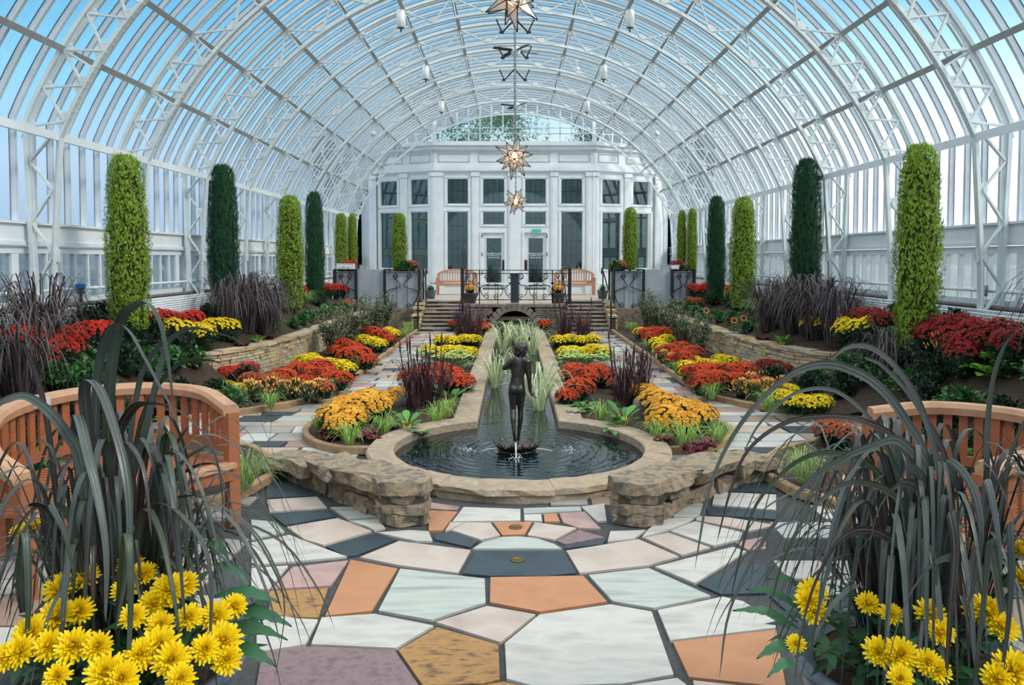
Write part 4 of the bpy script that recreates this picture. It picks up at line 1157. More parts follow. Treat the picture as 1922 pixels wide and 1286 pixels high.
# ================================================================ CURVED BENCHES
def in_hull(p, poly): return inpoly(p, poly)
def curved_bench(back, front, label, plaque=None):
    """back: seat-back arc from one end post to the other (x, y, rail height); front: front edge of the seat"""
    t = thing('curved_bench', label, 'bench')
    B = catmull(back, 48); SEATZ = .47
    seat_poly = [Vector((p.x, p.y)) for p in B]+[Vector(p) for p in catmull([(x, y, 0) for x, y in front], 20)[::-1]]
    seat_poly = [Vector((p[0], p[1])) for p in seat_poly]
    ys = [p.y for p in seat_poly]; mb = MB(); y = min(ys)+.02
    while y < max(ys):
        # clip a slat row to the seat outline
        xs = []
        for i in range(len(seat_poly)):
            a, b = seat_poly[i], seat_poly[(i+1) % len(seat_poly)]
            if (a.y > y+.025) != (b.y > y+.025): xs.append(a.x+(y+.025-a.y)/(b.y-a.y)*(b.x-a.x))
        xs.sort()
        for x0, x1 in zip(xs[::2], xs[1::2]):
            if x1-x0 > .06: mb.box(((x0+x1)/2, y+.025, SEATZ), (x1-x0, .05, .024))
        y += .066
    mb.build('seat', M_WOOD, t)
    Fp = catmull([(x, y, SEATZ+.005) for x, y in front], 24); mb = MB()
    for a, b in zip(Fp, Fp[1:]): mb.bar(a, b+(b-a)*.05, .11, .036)
    mb.build('seat_rail', M_WOODTOP, t)
    mb = MB()
    for a, b in zip(Fp, Fp[1:]): mb.bar(a-Vector((0,0,.07)), b-Vector((0,0,.07))+(b-a)*.05, .028, .09)
    mb.build('apron', M_WOOD, t)
    mb = MB()
    vs, fs = [], []
    for i, p in enumerate(B):
        tt = (B[min(i+1,len(B)-1)]-B[max(i-1,0)]); tt.z = 0; tt.normalize(); n = Vector((-tt.y, tt.x, 0))
        for a, z in ((-.055,-.05),(.055,-.05),(.065,.0),(.045,.03),(-.045,.03),(-.065,0)): vs.append(p+n*a+Vector((0,0,z)))
    for i in range(len(B)-1):
        for j in range(6): fs.append((i*6+j, i*6+(j+1) % 6, i*6+6+(j+1) % 6, i*6+6+j))
    fs += [(5,4,3,2,1,0), tuple(range(len(vs)-6, len(vs)))]
    mb.add(vs, fs); mb.build('top_rail', M_WOODTOP, t)
    mb = MB()
    for a, b in zip(B, B[1:]):
        a2, b2 = Vector((a.x,a.y,SEATZ+.11)), Vector((b.x,b.y,SEATZ+.11)); mb.bar(a2, b2+(b2-a2)*.05, .035, .07)
    mb.build('lower_rail', M_WOOD, t)
    L = 0; nxt = .14; mb = MB(); tot = sum((b-a).length for a, b in zip(B, B[1:]))
    for a, b in zip(B, B[1:]):
        d = (b-a).length
        if L+d > nxt and nxt < tot-.1:
            q = a.lerp(b, (nxt-L)/d); tt = (b-a); rz = math.atan2(tt.y, tt.x)
            mb.box((q.x, q.y, (SEATZ+.13+q.z-.04)/2), (.055, .022, q.z-.04-SEATZ-.13), rz=rz); nxt += .098
        L += d
    mb.build('back_slats', M_WOOD, t)
    for i in (0, 16, 32, 48):
        p = B[i]; tt = B[min(i+1,48)]-B[max(i-1,0)]; rz = math.atan2(tt.y, tt.x)
        mb = MB(); mb.box((p.x, p.y, (p.z-.03)/2), (.085, .085, p.z-.03), rz=rz); mb.build('leg', M_WOOD, t)
    for i in (8, 16):
        p = Fp[i]; tt = Fp[i+1]-Fp[i-1]; mb = MB(); mb.box((p.x, p.y, .225), (.085, .075, .45), rz=math.atan2(tt.y, tt.x)); mb.build('leg', M_WOOD, t)
    if plaque is not None:
        p = B[plaque]; tt = B[plaque+1]-B[plaque-1]; rz = math.atan2(tt.y, tt.x); mb = MB()
        n = Vector((-math.sin(rz), math.cos(rz), 0)); 
        if n.y > 0: n = -n
        mb.box(p+n*.064+Vector((0,0,-.01)), (.15, .012, .06), rz=rz); mb.box(p+n*.07+Vector((.0,0,-.01)), (.13, .004, .046), rz=rz); mb.build('plaque', mat('silver_plaque', [(214,222,224),(196,206,210)], rough=.3, metal=.3), t)
    return t
DZ = .055
curved_bench([(x, y, z-DZ) for x, y, z in ((-2.10,5.79,.94),(-2.45,6.10,1.02),(-2.95,6.12,1.05),(-3.35,5.75,1.05),(-3.42,5.15,1.02),(-3.2,4.72,.9),(-2.85,4.5,.78))], [(-2.08,5.75),(-2.30,5.42),(-2.46,5.22),(-2.62,4.9),(-2.85,4.52)], 'curved teak bench at the left, with a small metal plaque on its top rail', plaque=27)
curved_bench([(x, y, z-DZ) for x, y, z in ((2.60,5.62,.95),(3.0,5.58,1.0),(3.32,5.30,1.02),(3.42,4.9,1.03),(3.25,4.5,1.02),(2.9,4.22,1.0),(2.5,4.08,.95))], [(2.56,5.58),(2.36,5.36),(2.24,5.0),(2.26,4.6),(2.46,4.12)], 'curved teak bench at the right, half hidden by dark grass')

# ================================================================ STATUE AND FOUNTAIN
SY = 7.95
M_BRONZE = mat('dark_bronze', [(44,42,42),(76,70,64),(62,66,72)], rough=.28, scale=9, metal=.7, spec=.6)
def sp(px, py, dy=0.0): p = P(px, py, SY); return Vector((p.x, SY+dy, p.z))
statue = thing('bronze_statue', 'dark bronze statue of a nude figure poised on one foot in the pool', 'statue')
pts = {
 'pel': (sp(970.3,727),.084,.060), 'waist': (sp(971.8,708),.064,.050), 'rib': (sp(972.6,694),.078,.054), 'chest': (sp(975.5,681),.086,.054), 'neck0': (sp(977,668.5),.030,.030), 'neck': (sp(976.8,664.5,.005),.024,.024), 'head': (sp(976,658,.012),.034,.040), 'crown': (sp(976,650.5,.008),.028,.034),
 'shl': (sp(962,677),.036,.036), 'ell': (sp(947,690.5,.02),.027,.027), 'wrl': (sp(957,693,.11),.018,.018), 'hal': (sp(966,683,.13),.014,.012),
 'shr': (sp(990,680),.036,.036), 'elr': (sp(993.4,711),.026,.026), 'wrr': (sp(995.5,735,.01),.018,.018),
 'hpl': (sp(963.4,739),.052,.056), 'knl': (sp(962.6,768,.0),.031,.034), 'cal': (sp(962.9,785,-.05),.028,.032), 'anl': (sp(965.0,810,-.10),.016,.018), 'tol': (sp(966.4,822,-.10),.015,.014),
 'hpr': (sp(977.2,739),.052,.056), 'knr': (sp(977.2,771,.03),.031,.034), 'car': (sp(977.0,787,.02),.029,.034), 'anr': (sp(973.4,817,.02),.017,.019), 'tor': (sp(972.4,828,.05),.018,.014),
 'btl': (sp(964.5,731,-.03),.040,.040), 'btr': (sp(975.5,731,-.03),.040,.040),
}
edges = [('pel','waist'),('waist','rib'),('rib','chest'),('chest','neck0'),('neck0','neck'),('neck','head'),('head','crown'),('chest','shl'),('shl','ell'),('ell','wrl'),('wrl','hal'),('chest','shr'),('shr','elr'),('elr','wrr'),('pel','hpl'),('hpl','knl'),('knl','cal'),('cal','anl'),('anl','tol'),('pel','hpr'),('hpr','knr'),('knr','car'),('car','anr'),('anr','tor')]
def ell_mesh(c, r, n=12):
    b = MB(); c = Vector(c)
    b.lathe([(math.sin(PI*i/10), -math.cos(PI*i/10)) for i in range(11)], n=n)
    b.v = [(c.x+v[0]*r[0], c.y+v[1]*r[1], c.z+v[2]*r[2]) for v in b.v]
    return b.mesh('e', M_BRONZE)
def limb_meshes(pts, edges):
    """tapering limbs as closely spaced rounds, to be fused into one skin"""
    out = []
    for a, b in edges:
        (p, rx, ry), (q, sx_, sy_) = pts[a], pts[b]; n = max(2, int((q-p).length/.010))
        for i in range(n+1):
            t = i/n; x, y = rx+(sx_-rx)*t, ry+(sy_-ry)*t
            out.append(ell_mesh(p.lerp(q, t), (x, y, min(x, y)*1.05), 14))
    return out
def fuse(name, meshes, m, extra=None, voxel=.006):
    """one continuous skin over several overlapping pieces"""
    bm = bmesh.new()
    for x in meshes: bm.from_mesh(x)
    bmesh.ops.remove_doubles(bm, verts=bm.verts, dist=1e-6)
    me = bpy.data.meshes.new(name); bm.to_mesh(me); bm.free()
    o = bpy.data.objects.new(name, me); COL.objects.link(o)
    r = o.modifiers.new('r', 'REMESH'); r.mode = 'VOXEL'; r.voxel_size = voxel
    s_ = o.modifiers.new('s', 'SMOOTH'); s_.factor = .5; s_.iterations = 4
    dg = bpy.context.evaluated_depsgraph_get(); dg.update()
    m2 = bpy.data.meshes.new_from_object(o.evaluated_get(dg)); bpy.data.objects.remove(o); bpy.data.meshes.remove(me)
    m2.name = name; m2.materials.clear(); m2.materials.append(m)
    for p in m2.polygons: p.use_smooth = True
    return m2
parts = limb_meshes(pts, edges)
parts += [ell_mesh(pts['btl'][0], (.042,.045,.055)), ell_mesh(pts['btr'][0], (.042,.045,.055)), ell_mesh(sp(968.5,680,-.028), (.035,.03,.07)), ell_mesh(sp(982.5,681,-.028), (.035,.03,.07))]
parts += [ell_mesh(sp(976,657,.012), (.052,.062,.066)), ell_mesh(sp(976,660,.07), (.012,.016,.02)), ell_mesh(sp(969,659,.012), (.008,.014,.016)), ell_mesh(sp(983.5,659,.012), (.008,.014,.016))]
wr, d = pts['wrr'][0], sp(1003.5,746)-sp(995.5,735)
d.normalize(); sx = Vector((0,1,0)); pd = d.cross(sx).normalized()
b = MB(); b.tube([wr, wr+d*.03, wr+d*.055], [.013,.019,.016], n=8); parts.append(b.mesh('palm', M_BRONZE))
for k, (l, off) in enumerate(((.042,-.015),(.050,-.005),(.046,.005),(.036,.015))):
    b = MB(); a = wr+d*.05+sx*off; b.tube([a, a+d*l*.5+sx*off*.4, a+d*l*.85+pd*.012+sx*off*.6, a+d*l+pd*.02+sx*off*.6], [.0068,.0062,.0056,.004], n=6); parts.append(b.mesh('f', M_BRONZE))
b = MB(); a = wr+d*.015-sx*.014; b.tube([a, a+d*.02-sx*.018, a+d*.038-sx*.022], [.007,.006,.0045], n=6); parts.append(b.mesh('th', M_BRONZE))
hl = pts['hal'][0]
for k in range(4):
    b = MB(); a = hl+Vector((0,0,-.014+k*.009)); b.tube([a, a+Vector((.022,.006,.004)), a+Vector((.034,-.008,.004))], [.006,.0055,.004], n=6); parts.append(b.mesh('f', M_BRONZE))
b = MB(); b.tube([hl, hl+Vector((.004,.006,.022)), hl+Vector((.012,.004,.032))], [.0065,.006,.0045], n=6); parts.append(b.mesh('th', M_BRONZE))
link('body', fuse('body', parts, M_BRONZE, voxel=.004), statue)
# hair: wavy bob
random.seed(9); hm = []
hc = sp(976,655,.0)
hm.append(ell_mesh(hc+Vector((0,-.008,.012)), (.066,.066,.062)))
for k in range(34):
    a = random.uniform(-.5, PI+.5); z = random.uniform(-.055, .05)
    rr = .066*math.sqrt(max(.2, 1-(z/.075)**2)); hm.append(ell_mesh(hc+Vector((math.cos(a)*rr, -math.sin(a)*rr*.9, z)), (.016,.016,.022)))
link('hair', fuse('hair', hm, M_BRONZE, voxel=.006), statue)
# base: a leafy bronze dish carried on a dark stone block, frogs around it
bp = Vector((sp(970.5, 845).x, SY, 0))
bs = thing('fountain_base', 'bronze lily dish with little frogs under the statue, standing in the water', 'fountain', tuple(bp))
zt = pts['tor'][0].z-.018
b = MB(); b.lathe([(.05,zt-.09),(.07,zt-.05),(.055,zt-.01),(.03,zt),(0,zt)], n=16); b.build('mound', M_BRONZE, bs)
b = MB()
for k in range(9):
    a = 2*PI*k/9+.2; c, s_ = math.cos(a), math.sin(a); w = Vector((-s_, c, 0)); r_ = Vector((c, s_, 0))
    rows2 = [(.03,.04,zt-.06),(.10,.075,zt-.075),(.17,.075,zt-.06),(.22,.045,zt-.035),(.245,.006,zt-.01)]
    vs = []
    for rr, ww, zz in rows2: vs += [r_*rr-w*ww+Vector((0,0,zz+.02)), r_*rr+Vector((0,0,zz)), r_*rr+w*ww+Vector((0,0,zz+.02))]
    fs = []
    for q in range(4): fs += [(q*3,q*3+1,q*3+4,q*3+3), (q*3+1,q*3+2,q*3+5,q*3+4)]
    b.add(vs, fs, 0, True)
b.lathe([(.04,.02),(.14,.04),(.20,zt-.07),(.17,zt-.06),(0,zt-.07)], n=20)
b.build('lily_dish', M_BRONZE, bs)
b = MB(); b.lathe([(.17,.0),(.175,.045),(.15,.06),(0,.06)], n=20); b.build('plinth', mat('wet_stone', [(84,70,58),(60,52,46)], rough=.4, scale=8), bs)
for k, a in enumerate((.1, PI-.1, -PI/2, PI/2)):
    c = Vector((math.cos(a)*.15, math.sin(a)*.15, zt-.035)); r_ = Vector((math.cos(a), math.sin(a), 0))
    fm = [ell_mesh(c, (.028,.028,.022)), ell_mesh(c+r_*.03+Vector((0,0,.016)), (.018,.018,.014)), ell_mesh(c+r_*.034+Vector((0,0,.03))+r_.cross(Vector((0,0,1)))*.01, (.006,.006,.006)), ell_mesh(c+r_*.034+Vector((0,0,.03))-r_.cross(Vector((0,0,1)))*.01, (.006,.006,.006))]
    for sg in (-1, 1): fm.append(ell_mesh(c-r_*.012+r_.cross(Vector((0,0,1)))*.026*sg-Vector((0,0,.008)), (.014,.014,.012)))
    link('frog', fuse('frog', fm, M_BRONZE, voxel=.005), bs)
# water jets
M_JET = mat('jet_water', [(214,226,230)], rough=.1, spec=.8)
def jetm():
    m = bpy.data.materials.new('clear_jet'); m.use_nodes = True; N, L = m.node_tree.nodes, m.node_tree.links; N.clear()
    out = N.new('ShaderNodeOutputMaterial'); t = N.new('ShaderNodeBsdfTransparent'); d_ = N.new('ShaderNodeBsdfPrincipled'); d_.inputs['Base Color'].default_value = (.85,.9,.93,1); d_.inputs['Roughness'].default_value = .1
    x = N.new('ShaderNodeMixShader'); x.inputs[0].default_value = .55; L.new(t.outputs[0], x.inputs[1]); L.new(d_.outputs[0], x.inputs[2]); L.new(x.outputs[0], out.inputs['Surface']); return m
M_CJ = jetm()
for nm, pl, end in (('left', [(945,841),(915,843),(890,852),(877,861)], (860,862)), ('right', [(1000,841),(1030,845),(1055,854),(1068,861)], (1090,862)), ('front', [(968,846),(968,860),(968.5,876)], (970,878))):
    t = thing('water_jet', f'thin arc of water spouting from the fountain to the {nm}' if nm != 'front' else 'straight stream of water falling from the front of the fountain', 'water jet')
    if nm == 'front': J = [Vector((sp(968,846).x, SY-.2, .16)), Vector((sp(968,846).x, SY-.27, .12)), Vector((sp(968,846).x+.002, SY-.31, .03))]
    else: J = [sp(x, y) for x, y in pl]; J[-1].z = .03
    b = MB(); b.tube(catmull(J, 16), .005 if nm != 'front' else .009, n=6); b.build('stream', M_CJ, t)
    b = MB(); random.seed(len(nm))
    for k in range(26):
        q = J[-1]+Vector((random.gauss(0,.04), random.gauss(0,.05), random.uniform(0,.025))); rr = random.uniform(.004,.010)
        b.lathe([(0,-rr),(rr,0),(0,rr)], (q.x,q.y,q.z), 5)
    b.build('splash', M_JET, t, kind='stuff')
# small plaque standing in the water by the rim
b = MB(); p = P(970, 905, 6.85); b.box((0,0,.04), (.30,.02,.10), M=Matrix.Rotation(-.5, 3, 'X')); b.box((0,-.008,.045), (.28,.012,.085), M=Matrix.Rotation(-.5, 3, 'X'))
b.build('pool_plaque', mat('wet_plaque', [(52,66,76),(66,78,86)], rough=.35), None, (p.x, 6.75, .01), label='dark plaque at the water edge inside the front rim', category='plaque')
# ================================================================ PLANTS
def plant(name, parts, loc, rz, sc, label, cat, group=None):
    t = thing(name, label, cat, loc, rz, sc, group)
    for p in parts:
        o = link(p[0], p[1], t)
        if len(p) > 2 and p[2]: o['kind'] = 'stuff'
    return t
G_MUM = mat('mum_leaf', [(34,64,36),(58,96,52),(44,78,44)], rough=.6, island=.8, transl=.15)
G_DARK = mat('deep_leaf', [(24,46,30),(42,72,44)], rough=.6, island=.8, transl=.1)
G_BRIGHT = mat('bright_leaf', [(62,122,44),(96,160,64),(50,104,44)], rough=.5, island=.8, transl=.2)
G_ROSE = mat('rose_leaf', [(84,112,76),(120,140,104),(112,100,76),(138,148,118)], rough=.5, island=.9, transl=.15)
M_STEM = mat('green_stem', [(70,96,50),(58,78,44)], rough=.7)
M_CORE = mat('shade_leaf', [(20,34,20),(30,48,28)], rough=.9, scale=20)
FL = {
 'yellow': mat('petal_yellow', [(244,210,4),(255,230,30),(232,190,0)], rough=.6, island=.8, transl=.12),
 'gold': mat('petal_gold', [(238,176,40),(250,204,70),(222,140,36),(244,190,60)], rough=.6, island=.85, transl=.12),
 'scarlet': mat('petal_scarlet', [(216,66,16),(234,96,36),(194,46,12),(226,78,22)], rough=.6, island=.85, transl=.12),
 'red': mat('petal_red', [(204,32,24),(226,52,32),(168,20,18)], rough=.6, island=.85, transl=.12),
 'crimson': mat('petal_crimson', [(140,20,22),(176,32,28),(104,12,18)], rough=.6, island=.85, transl=.12),
 'lime': mat('sedum_lime', [(196,214,96),(214,226,120),(170,196,84)], rough=.6, island=.85),
 'orange': mat('petal_orange', [(226,132,54),(238,160,74),(206,104,44)], rough=.6, island=.85, transl=.12),
 'rust': mat('petal_rust', [(196,92,52),(170,74,42),(214,120,70)], rough=.6, island=.85),
}
def leaf(mb, base, d, l, w, up=Vector((0,0,1)), curl=.3, mi=0):
    d = d.normalized(); s = d.cross(up)
    if s.length < .01: s = d.orthogonal()
    s.normalize(); n = s.cross(d)
    mid, tip = base+d*l*.5+n*l*.06, base+d*l-n*l*curl*.4
    mb.add([base, mid-s*w*.5+n*w*.12, mid, mid+s*w*.5+n*w*.12, tip], [(0,2,1),(0,3,2),(1,2,4),(2,3,4)], mi, True)
def bloom(mb, c, n, r, mi=0, pet=9, layers=2):
    """a small double flower head facing n"""
    n = n.normalized(); u = n.orthogonal().normalized(); v = n.cross(u); a0 = random.uniform(0, 6)
    for L_ in range(layers):
        rr = r*(1-.42*L_); h0, h1 = r*.12*L_, r*(.12+.42*L_)
        vs = [c+n*(r*.3*L_)]; fs = []
        for k in range(pet):
            a = a0+L_*.35+2*PI*k/pet; b = a+PI/pet
            vs.append(c+(u*math.cos(a)+v*math.sin(a))*rr+n*(h1*.7)); vs.append(c+(u*math.cos(b)+v*math.sin(b))*rr*.62+n*h0)
        for k in range(pet):
            q = 1+2*k; fs += [(0, q, q+1), (0, q+1, 1+(2*k+2) % (2*pet))]
        mb.add(vs, fs, mi)
def mum_parts(seed, colour, R=.20, H=.30, nb=170, br=.027, flat=.75):
    random.seed(seed); fol, bl = MB(), MB()
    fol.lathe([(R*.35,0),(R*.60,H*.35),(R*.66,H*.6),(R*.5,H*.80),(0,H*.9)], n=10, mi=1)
    for k in range(330):
        a = random.uniform(0, 2*PI); z = random.uniform(.02, .88)*H; rr = R*(.52+.36*min(1, z/H*2.2))*(1 if z < H*.6 else 1-(z/H-.6)*1.2)*random.uniform(.82,1.08)
        leaf(fol, Vector((math.cos(a)*rr, math.sin(a)*rr, z)), Vector((math.cos(a)+random.gauss(0,.5), math.sin(a)+random.gauss(0,.5), random.uniform(-.4,.7))), random.uniform(.04,.065), random.uniform(.024,.036))
    k = 0; gold = PI*(3-5**.5)
    for k in range(nb):
        z = 1-(k+.5)/nb*.92; rr = math.sqrt(1-z*z); a = k*gold+random.uniform(-.2,.2)
        d = Vector((math.cos(a)*rr, math.sin(a)*rr, z)); lump = 1+.10*math.sin(3*a+seed)*rr+random.uniform(-.05,.05)
        c = Vector((d.x*R*lump, d.y*R*lump, H*.42+(abs(d.z)**flat)*H*.58*lump))
        bloom(bl, c, d+Vector((0,0,.5)), br*random.uniform(.8,1.15), pet=8)
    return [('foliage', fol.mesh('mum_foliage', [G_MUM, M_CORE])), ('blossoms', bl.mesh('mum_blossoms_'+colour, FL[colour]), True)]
MUMS = {c: [mum_parts(i*7+len(c), c) for i in range(2)] for c in ('yellow','scarlet','red','crimson','rust')}
MUMS['gold'] = [mum_parts(i*7+3, 'gold', R=.22, H=.33, nb=115, br=.036) for i in range(2)]
MUMS['tallyellow'] = [mum_parts(i*5+60, 'yellow', R=.19, H=.42, nb=95, br=.030, flat=.5) for i in range(2)]
MUMS['tallred'] = [mum_parts(i*5+70, 'red', R=.20, H=.40, nb=140, br=.028, flat=.55) for i in range(2)]
MUMS['tallcrimson'] = [mum_parts(i*5+80, 'crimson', R=.21, H=.42, nb=140, br=.029, flat=.55) for i in range(2)]
def unif(n, seed):
    random.seed(seed)
COLW = {'yellow':'bright yellow','scarlet':'orange-red','red':'deep red','crimson':'dark crimson','rust':'rusty orange','gold':'golden orange','tallyellow':'yellow','tallred':'red','tallcrimson':'crimson'}
MUMPOS = []
def drift(colour, where, spots, sc=1.0, zoff=.0, key='viewer'):
    """spots: photograph positions of the tops of the mounds, with the height of the bed under each"""
    H = {'gold':.33,'tallyellow':.42,'tallred':.40,'tallcrimson':.42}.get(colour, .30)
    out = []
    for sp_ in spots:
        px, py, z0 = sp_[:3]; s_ = sp_[3] if len(sp_) > 3 else sc
        if z0 > .3:
            p = GB(px, py, H*s_*.7); ax = min(abs(p.x-AX), 5.3); p.x = AX+math.copysign(ax, p.x-AX); z0 = bedz(p.x, p.y)
        else:
            p = G(px, py, z0+H*s_*.7); ax = abs(p.x-AX)
            if p.y > 11.6 and ax > 2.7: p.x = AX+math.copysign(min(ax, wallx(p.y)-.38), p.x-AX)
        out.append((p.x, p.y, z0, s_))
    out.sort(key=lambda q: q[1])
    for i, (x, y, z0, s_) in enumerate(out):
        MUMPOS.append((x, y)); lab = f'{COLW[colour]} mum {where}' + ('' if len(out) == 1 else f', {ORD[i]} nearest' if i else ', nearest one')
        plant('chrysanthemum', MUMS[colour][i % 2], (x, y, z0-.01), i*1.7, s_, lab, 'flower', f'{COLW[colour]} chrysanthemums {where}')
B0 = .08
# border left of the left path
drift('scarlet', 'in the big front drift of the left border', [(532,702,B0),(558,690,B0),(585,697,B0),(612,700,B0),(638,706,B0,.95),(600,684,B0),(572,712,B0,.8)], 1.05)
drift('yellow', 'in the front yellow band of the left border', [(572,673,B0,.9),(594,676,B0,.9),(618,680,B0,.9),(640,683,B0,.9),(654,688,B0,.75),(585,668,B0,.75)])
drift('scarlet', 'in the middle drift of the left border', [(640,644,B0),(661,650,B0),(676,660,B0),(690,672,B0,.9),(655,662,B0),(632,655,B0,.9)], 1.15)
drift('yellow', 'in the middle yellow band of the left border', [(682,634,B0,.9),(698,639,B0,1.),(712,643,B0,.9)], 1.0)
drift('scarlet', 'in the far drift of the left border', [(678,617,B0),(697,620,B0),(714,626,B0),(730,634,B0,.9)], 1.15)
drift('yellow', 'at the far end of the left border', [(728,620,B0,1.0),(739,624,B0,.9)])
drift('red', 'against the foot of the left stone wall', [(385,693,.1,.8),(405,688,.1,.9),(428,696,.1,.9)])
drift('rust', 'low in front of the left border drift', [(470,708,B0,.9),(500,712,B0,.9),(522,716,B0,.8),(610,724,B0,.8)], .85)
drift('yellow', 'by the path behind the left bench', [(425,722,B0,.7),(447,727,B0,.7)])
# border right of the right path
drift('scarlet', 'in the big front drift of the right border', [(1305,694,B0),(1328,690,B0),(1318,712,B0),(1342,706,B0),(1372,692,B0),(1396,690,B0),(1380,708,B0,.9)], 1.05)
drift('yellow', 'in the front yellow band of the right border', [(1288,684,B0,.85),(1302,675,B0,.85),(1324,680,B0,.8),(1352,672,B0,.85),(1370,675,B0,.85),(1294,695,B0,.8),(1344,683,B0,.8)])
drift('scarlet', 'in the middle drift of the right border', [(1258,655,B0),(1280,650,B0),(1298,658,B0),(1268,669,B0,.9),(1288,668,B0)], 1.12)
drift('yellow', 'in the middle yellow band of the right border', [(1232,640,B0,.95),(1250,634,B0,.95),(1241,648,B0,.9)])
drift('scarlet', 'in the far drift of the right border', [(1213,622,B0),(1232,620,B0),(1250,621,B0),(1222,630,B0)], 1.1)
drift('yellow', 'at the far end of the right border', [(1204,621,B0,1.0)])
drift('yellow', 'in the loose group near the right bench', [(1468,740,B0,.8),(1490,748,B0,.85),(1515,752,B0,.8),(1540,750,B0,.8),(1480,730,B0,.8)])
drift('crimson', 'against the foot of the right stone wall', [(1508,684,.1,.9),(1535,682,.1,.9),(1528,705,.1,.8),(1560,690,.1,.8)])
drift('rust', 'behind the right bench', [(1555,800,.1,.8),(1582,806,.1,.8)])
drift('rust', 'low in front of the right border drift', [(1415,712,B0,.8),(1440,716,B0,.8)])
# beds beside the canal
drift('gold', 'on the rounded tip of the left canal bed', [(628,773,B0,.95),(650,758,B0),(676,752,B0),(700,756,B0,.95),(690,745,B0),(660,776,B0,.9),(640,790,B0,.75),(718,745,B0,.8),(745,735,B0,.7)], 1.0)
drift('scarlet', 'in the front drift of the left canal bed', [(825,692,B0),(848,700,B0),(866,712,B0,1.0),(770,704,B0,.95),(790,698,B0),(808,708,B0)], 1.1)
drift('yellow', 'in the front yellow band of the left canal bed', [(806,654,B0),(824,658,B0,.9),(843,655,B0),(862,656,B0,.95),(880,658,B0,.9)], .95)
drift('yellow', 'in the rear yellow band of the left canal bed', [(828,635,B0),(850,637,B0),(873,634,B0),(889,635,B0)], .95)
drift('scarlet', 'beside the left spring of the bridge arch', [(900,605,B0,1.0),(909,612,B0,.9),(852,605,B0,.9)])
drift('rust', 'near the far end of the left canal bed', [(892,622,B0,.8),(865,618,B0,.8)])
drift('gold', 'on the rounded tip of the right canal bed', [(1232,745,B0),(1258,757,B0),(1288,765,B0),(1315,772,B0,.9),(1250,775,B0),(1278,785,B0,.85),(1215,732,B0,.85),(1190,728,B0,.8),(1240,790,B0,.7)], 1.0)
drift('scarlet', 'in the front drift of the right canal bed', [(1075,692,B0),(1098,700,B0),(1085,722,B0),(1064,738,B0,.8),(1118,694,B0),(1138,700,B0,.95),(1160,715,B0,.8)], 1.1)
drift('yellow', 'in the front yellow band of the right canal bed', [(1060,657,B0,.9),(1076,656,B0,.9),(1096,658,B0,.85),(1113,653,B0),(1132,657,B0,.95)], .95)
drift('yellow', 'in the rear yellow band of the right canal bed', [(1048,636,B0),(1068,634,B0),(1090,636,B0,.9),(1112,634,B0)], .95)
drift('scarlet', 'beside the right spring of the bridge arch', [(1022,606,B0,1.0),(1034,603,B0,.9),(1094,606,B0,.9)])
drift('rust', 'near the far end of the right canal bed', [(1058,620,B0,.8)])
# raised beds
UB = .62
drift('tallyellow', 'at the edge of the left raised bed', [(322,612,UB),(345,616,UB),(372,618,UB),(398,610,UB),(418,608,UB),(385,625,UB,.9),(434,612,UB,.9)], .9)
drift('tallred', 'behind the yellow mums of the left raised bed', [(300,594,.75),(322,597,.75),(345,590,.75),(365,594,.75)], .9)
drift('tallred', 'in front of the left heater cover', [(72,648,.85),(98,640,.85),(122,648,.85),(110,632,.9),(165,622,.95),(188,622,.95),(85,665,.8,.8),(20,640,.8),(45,630,.85)], 1.0)
drift('tallred', 'between the left cypresses', [(478,538,.95),(500,541,.95),(518,545,.95),(575,538,.95)], 1.05)
drift('tallred', 'beside the outer left planter box', [(617,540,.85),(632,540,.85),(644,543,.85)], 1.05)
drift('tallyellow', 'at the edge of the right raised bed', [(1522,606,UB),(1545,606,UB),(1568,608,UB),(1592,610,UB),(1612,614,UB),(1632,610,UB,.9),(1585,618,UB,.9)], .9)
drift('tallcrimson', 'behind the yellow mums of the right raised bed', [(1592,596,.75),(1615,592,.75),(1640,592,.75),(1655,600,.75)], .9)
drift('tallcrimson', 'in front of the right heater cover', [(1745,622,.85),(1772,612,.9),(1800,610,.9),(1832,618,.9),(1790,632,.8),(1820,640,.8),(1852,634,.8),(1812,658,.7),(1880,620,.9),(1902,640,.85)], 1.0)
drift('tallred', 'right of the tall yellow-green right cypress', [(1402,535,.92),(1425,535,.92),(1448,540,.92),(1470,545,.9),(1412,552,.85,.8)], 1.05)
drift('tallred', 'between the two rear right cypresses', [(1352,540,.95)], 1.0)
drift('tallred', 'beside the outer right planter box', [(1288,538,.85),(1302,540,.85),(1316,543,.85)], 1.05)
drift('rust', 'low on the far end of the right raised bed', [(1295,562,.6),(1310,564,.6)], .9)
drift('rust', 'low on the far end of the left raised bed', [(652,568,.5),(660,572,.5),(757,594,.1)], .9)
for i, t_ in enumerate(TUBS):
    plant('chrysanthemum', MUMS['gold'][i], t_, i, .75, f'golden mum in the dark pot at the {"left" if i == 0 else "right"} end of the railing', 'flower')
for i, (px, py, c, nm) in enumerate(((772,490,'rust','spilling over the planter beside the left steps'),(656,490,'red','beside the cypress pair of the outer left planter'),(1163,490,'rust','spilling over the planter beside the right steps'),(1272,490,'crimson','beside the cypress pair of the outer right planter'))):
    p = P(px, py, YP+.45); plant('chrysanthemum', MUMS[c][i % 2], (p.x, YP+.45, pt-.08), i, 1.15, f'{COLW[c]} mum {nm}', 'flower')
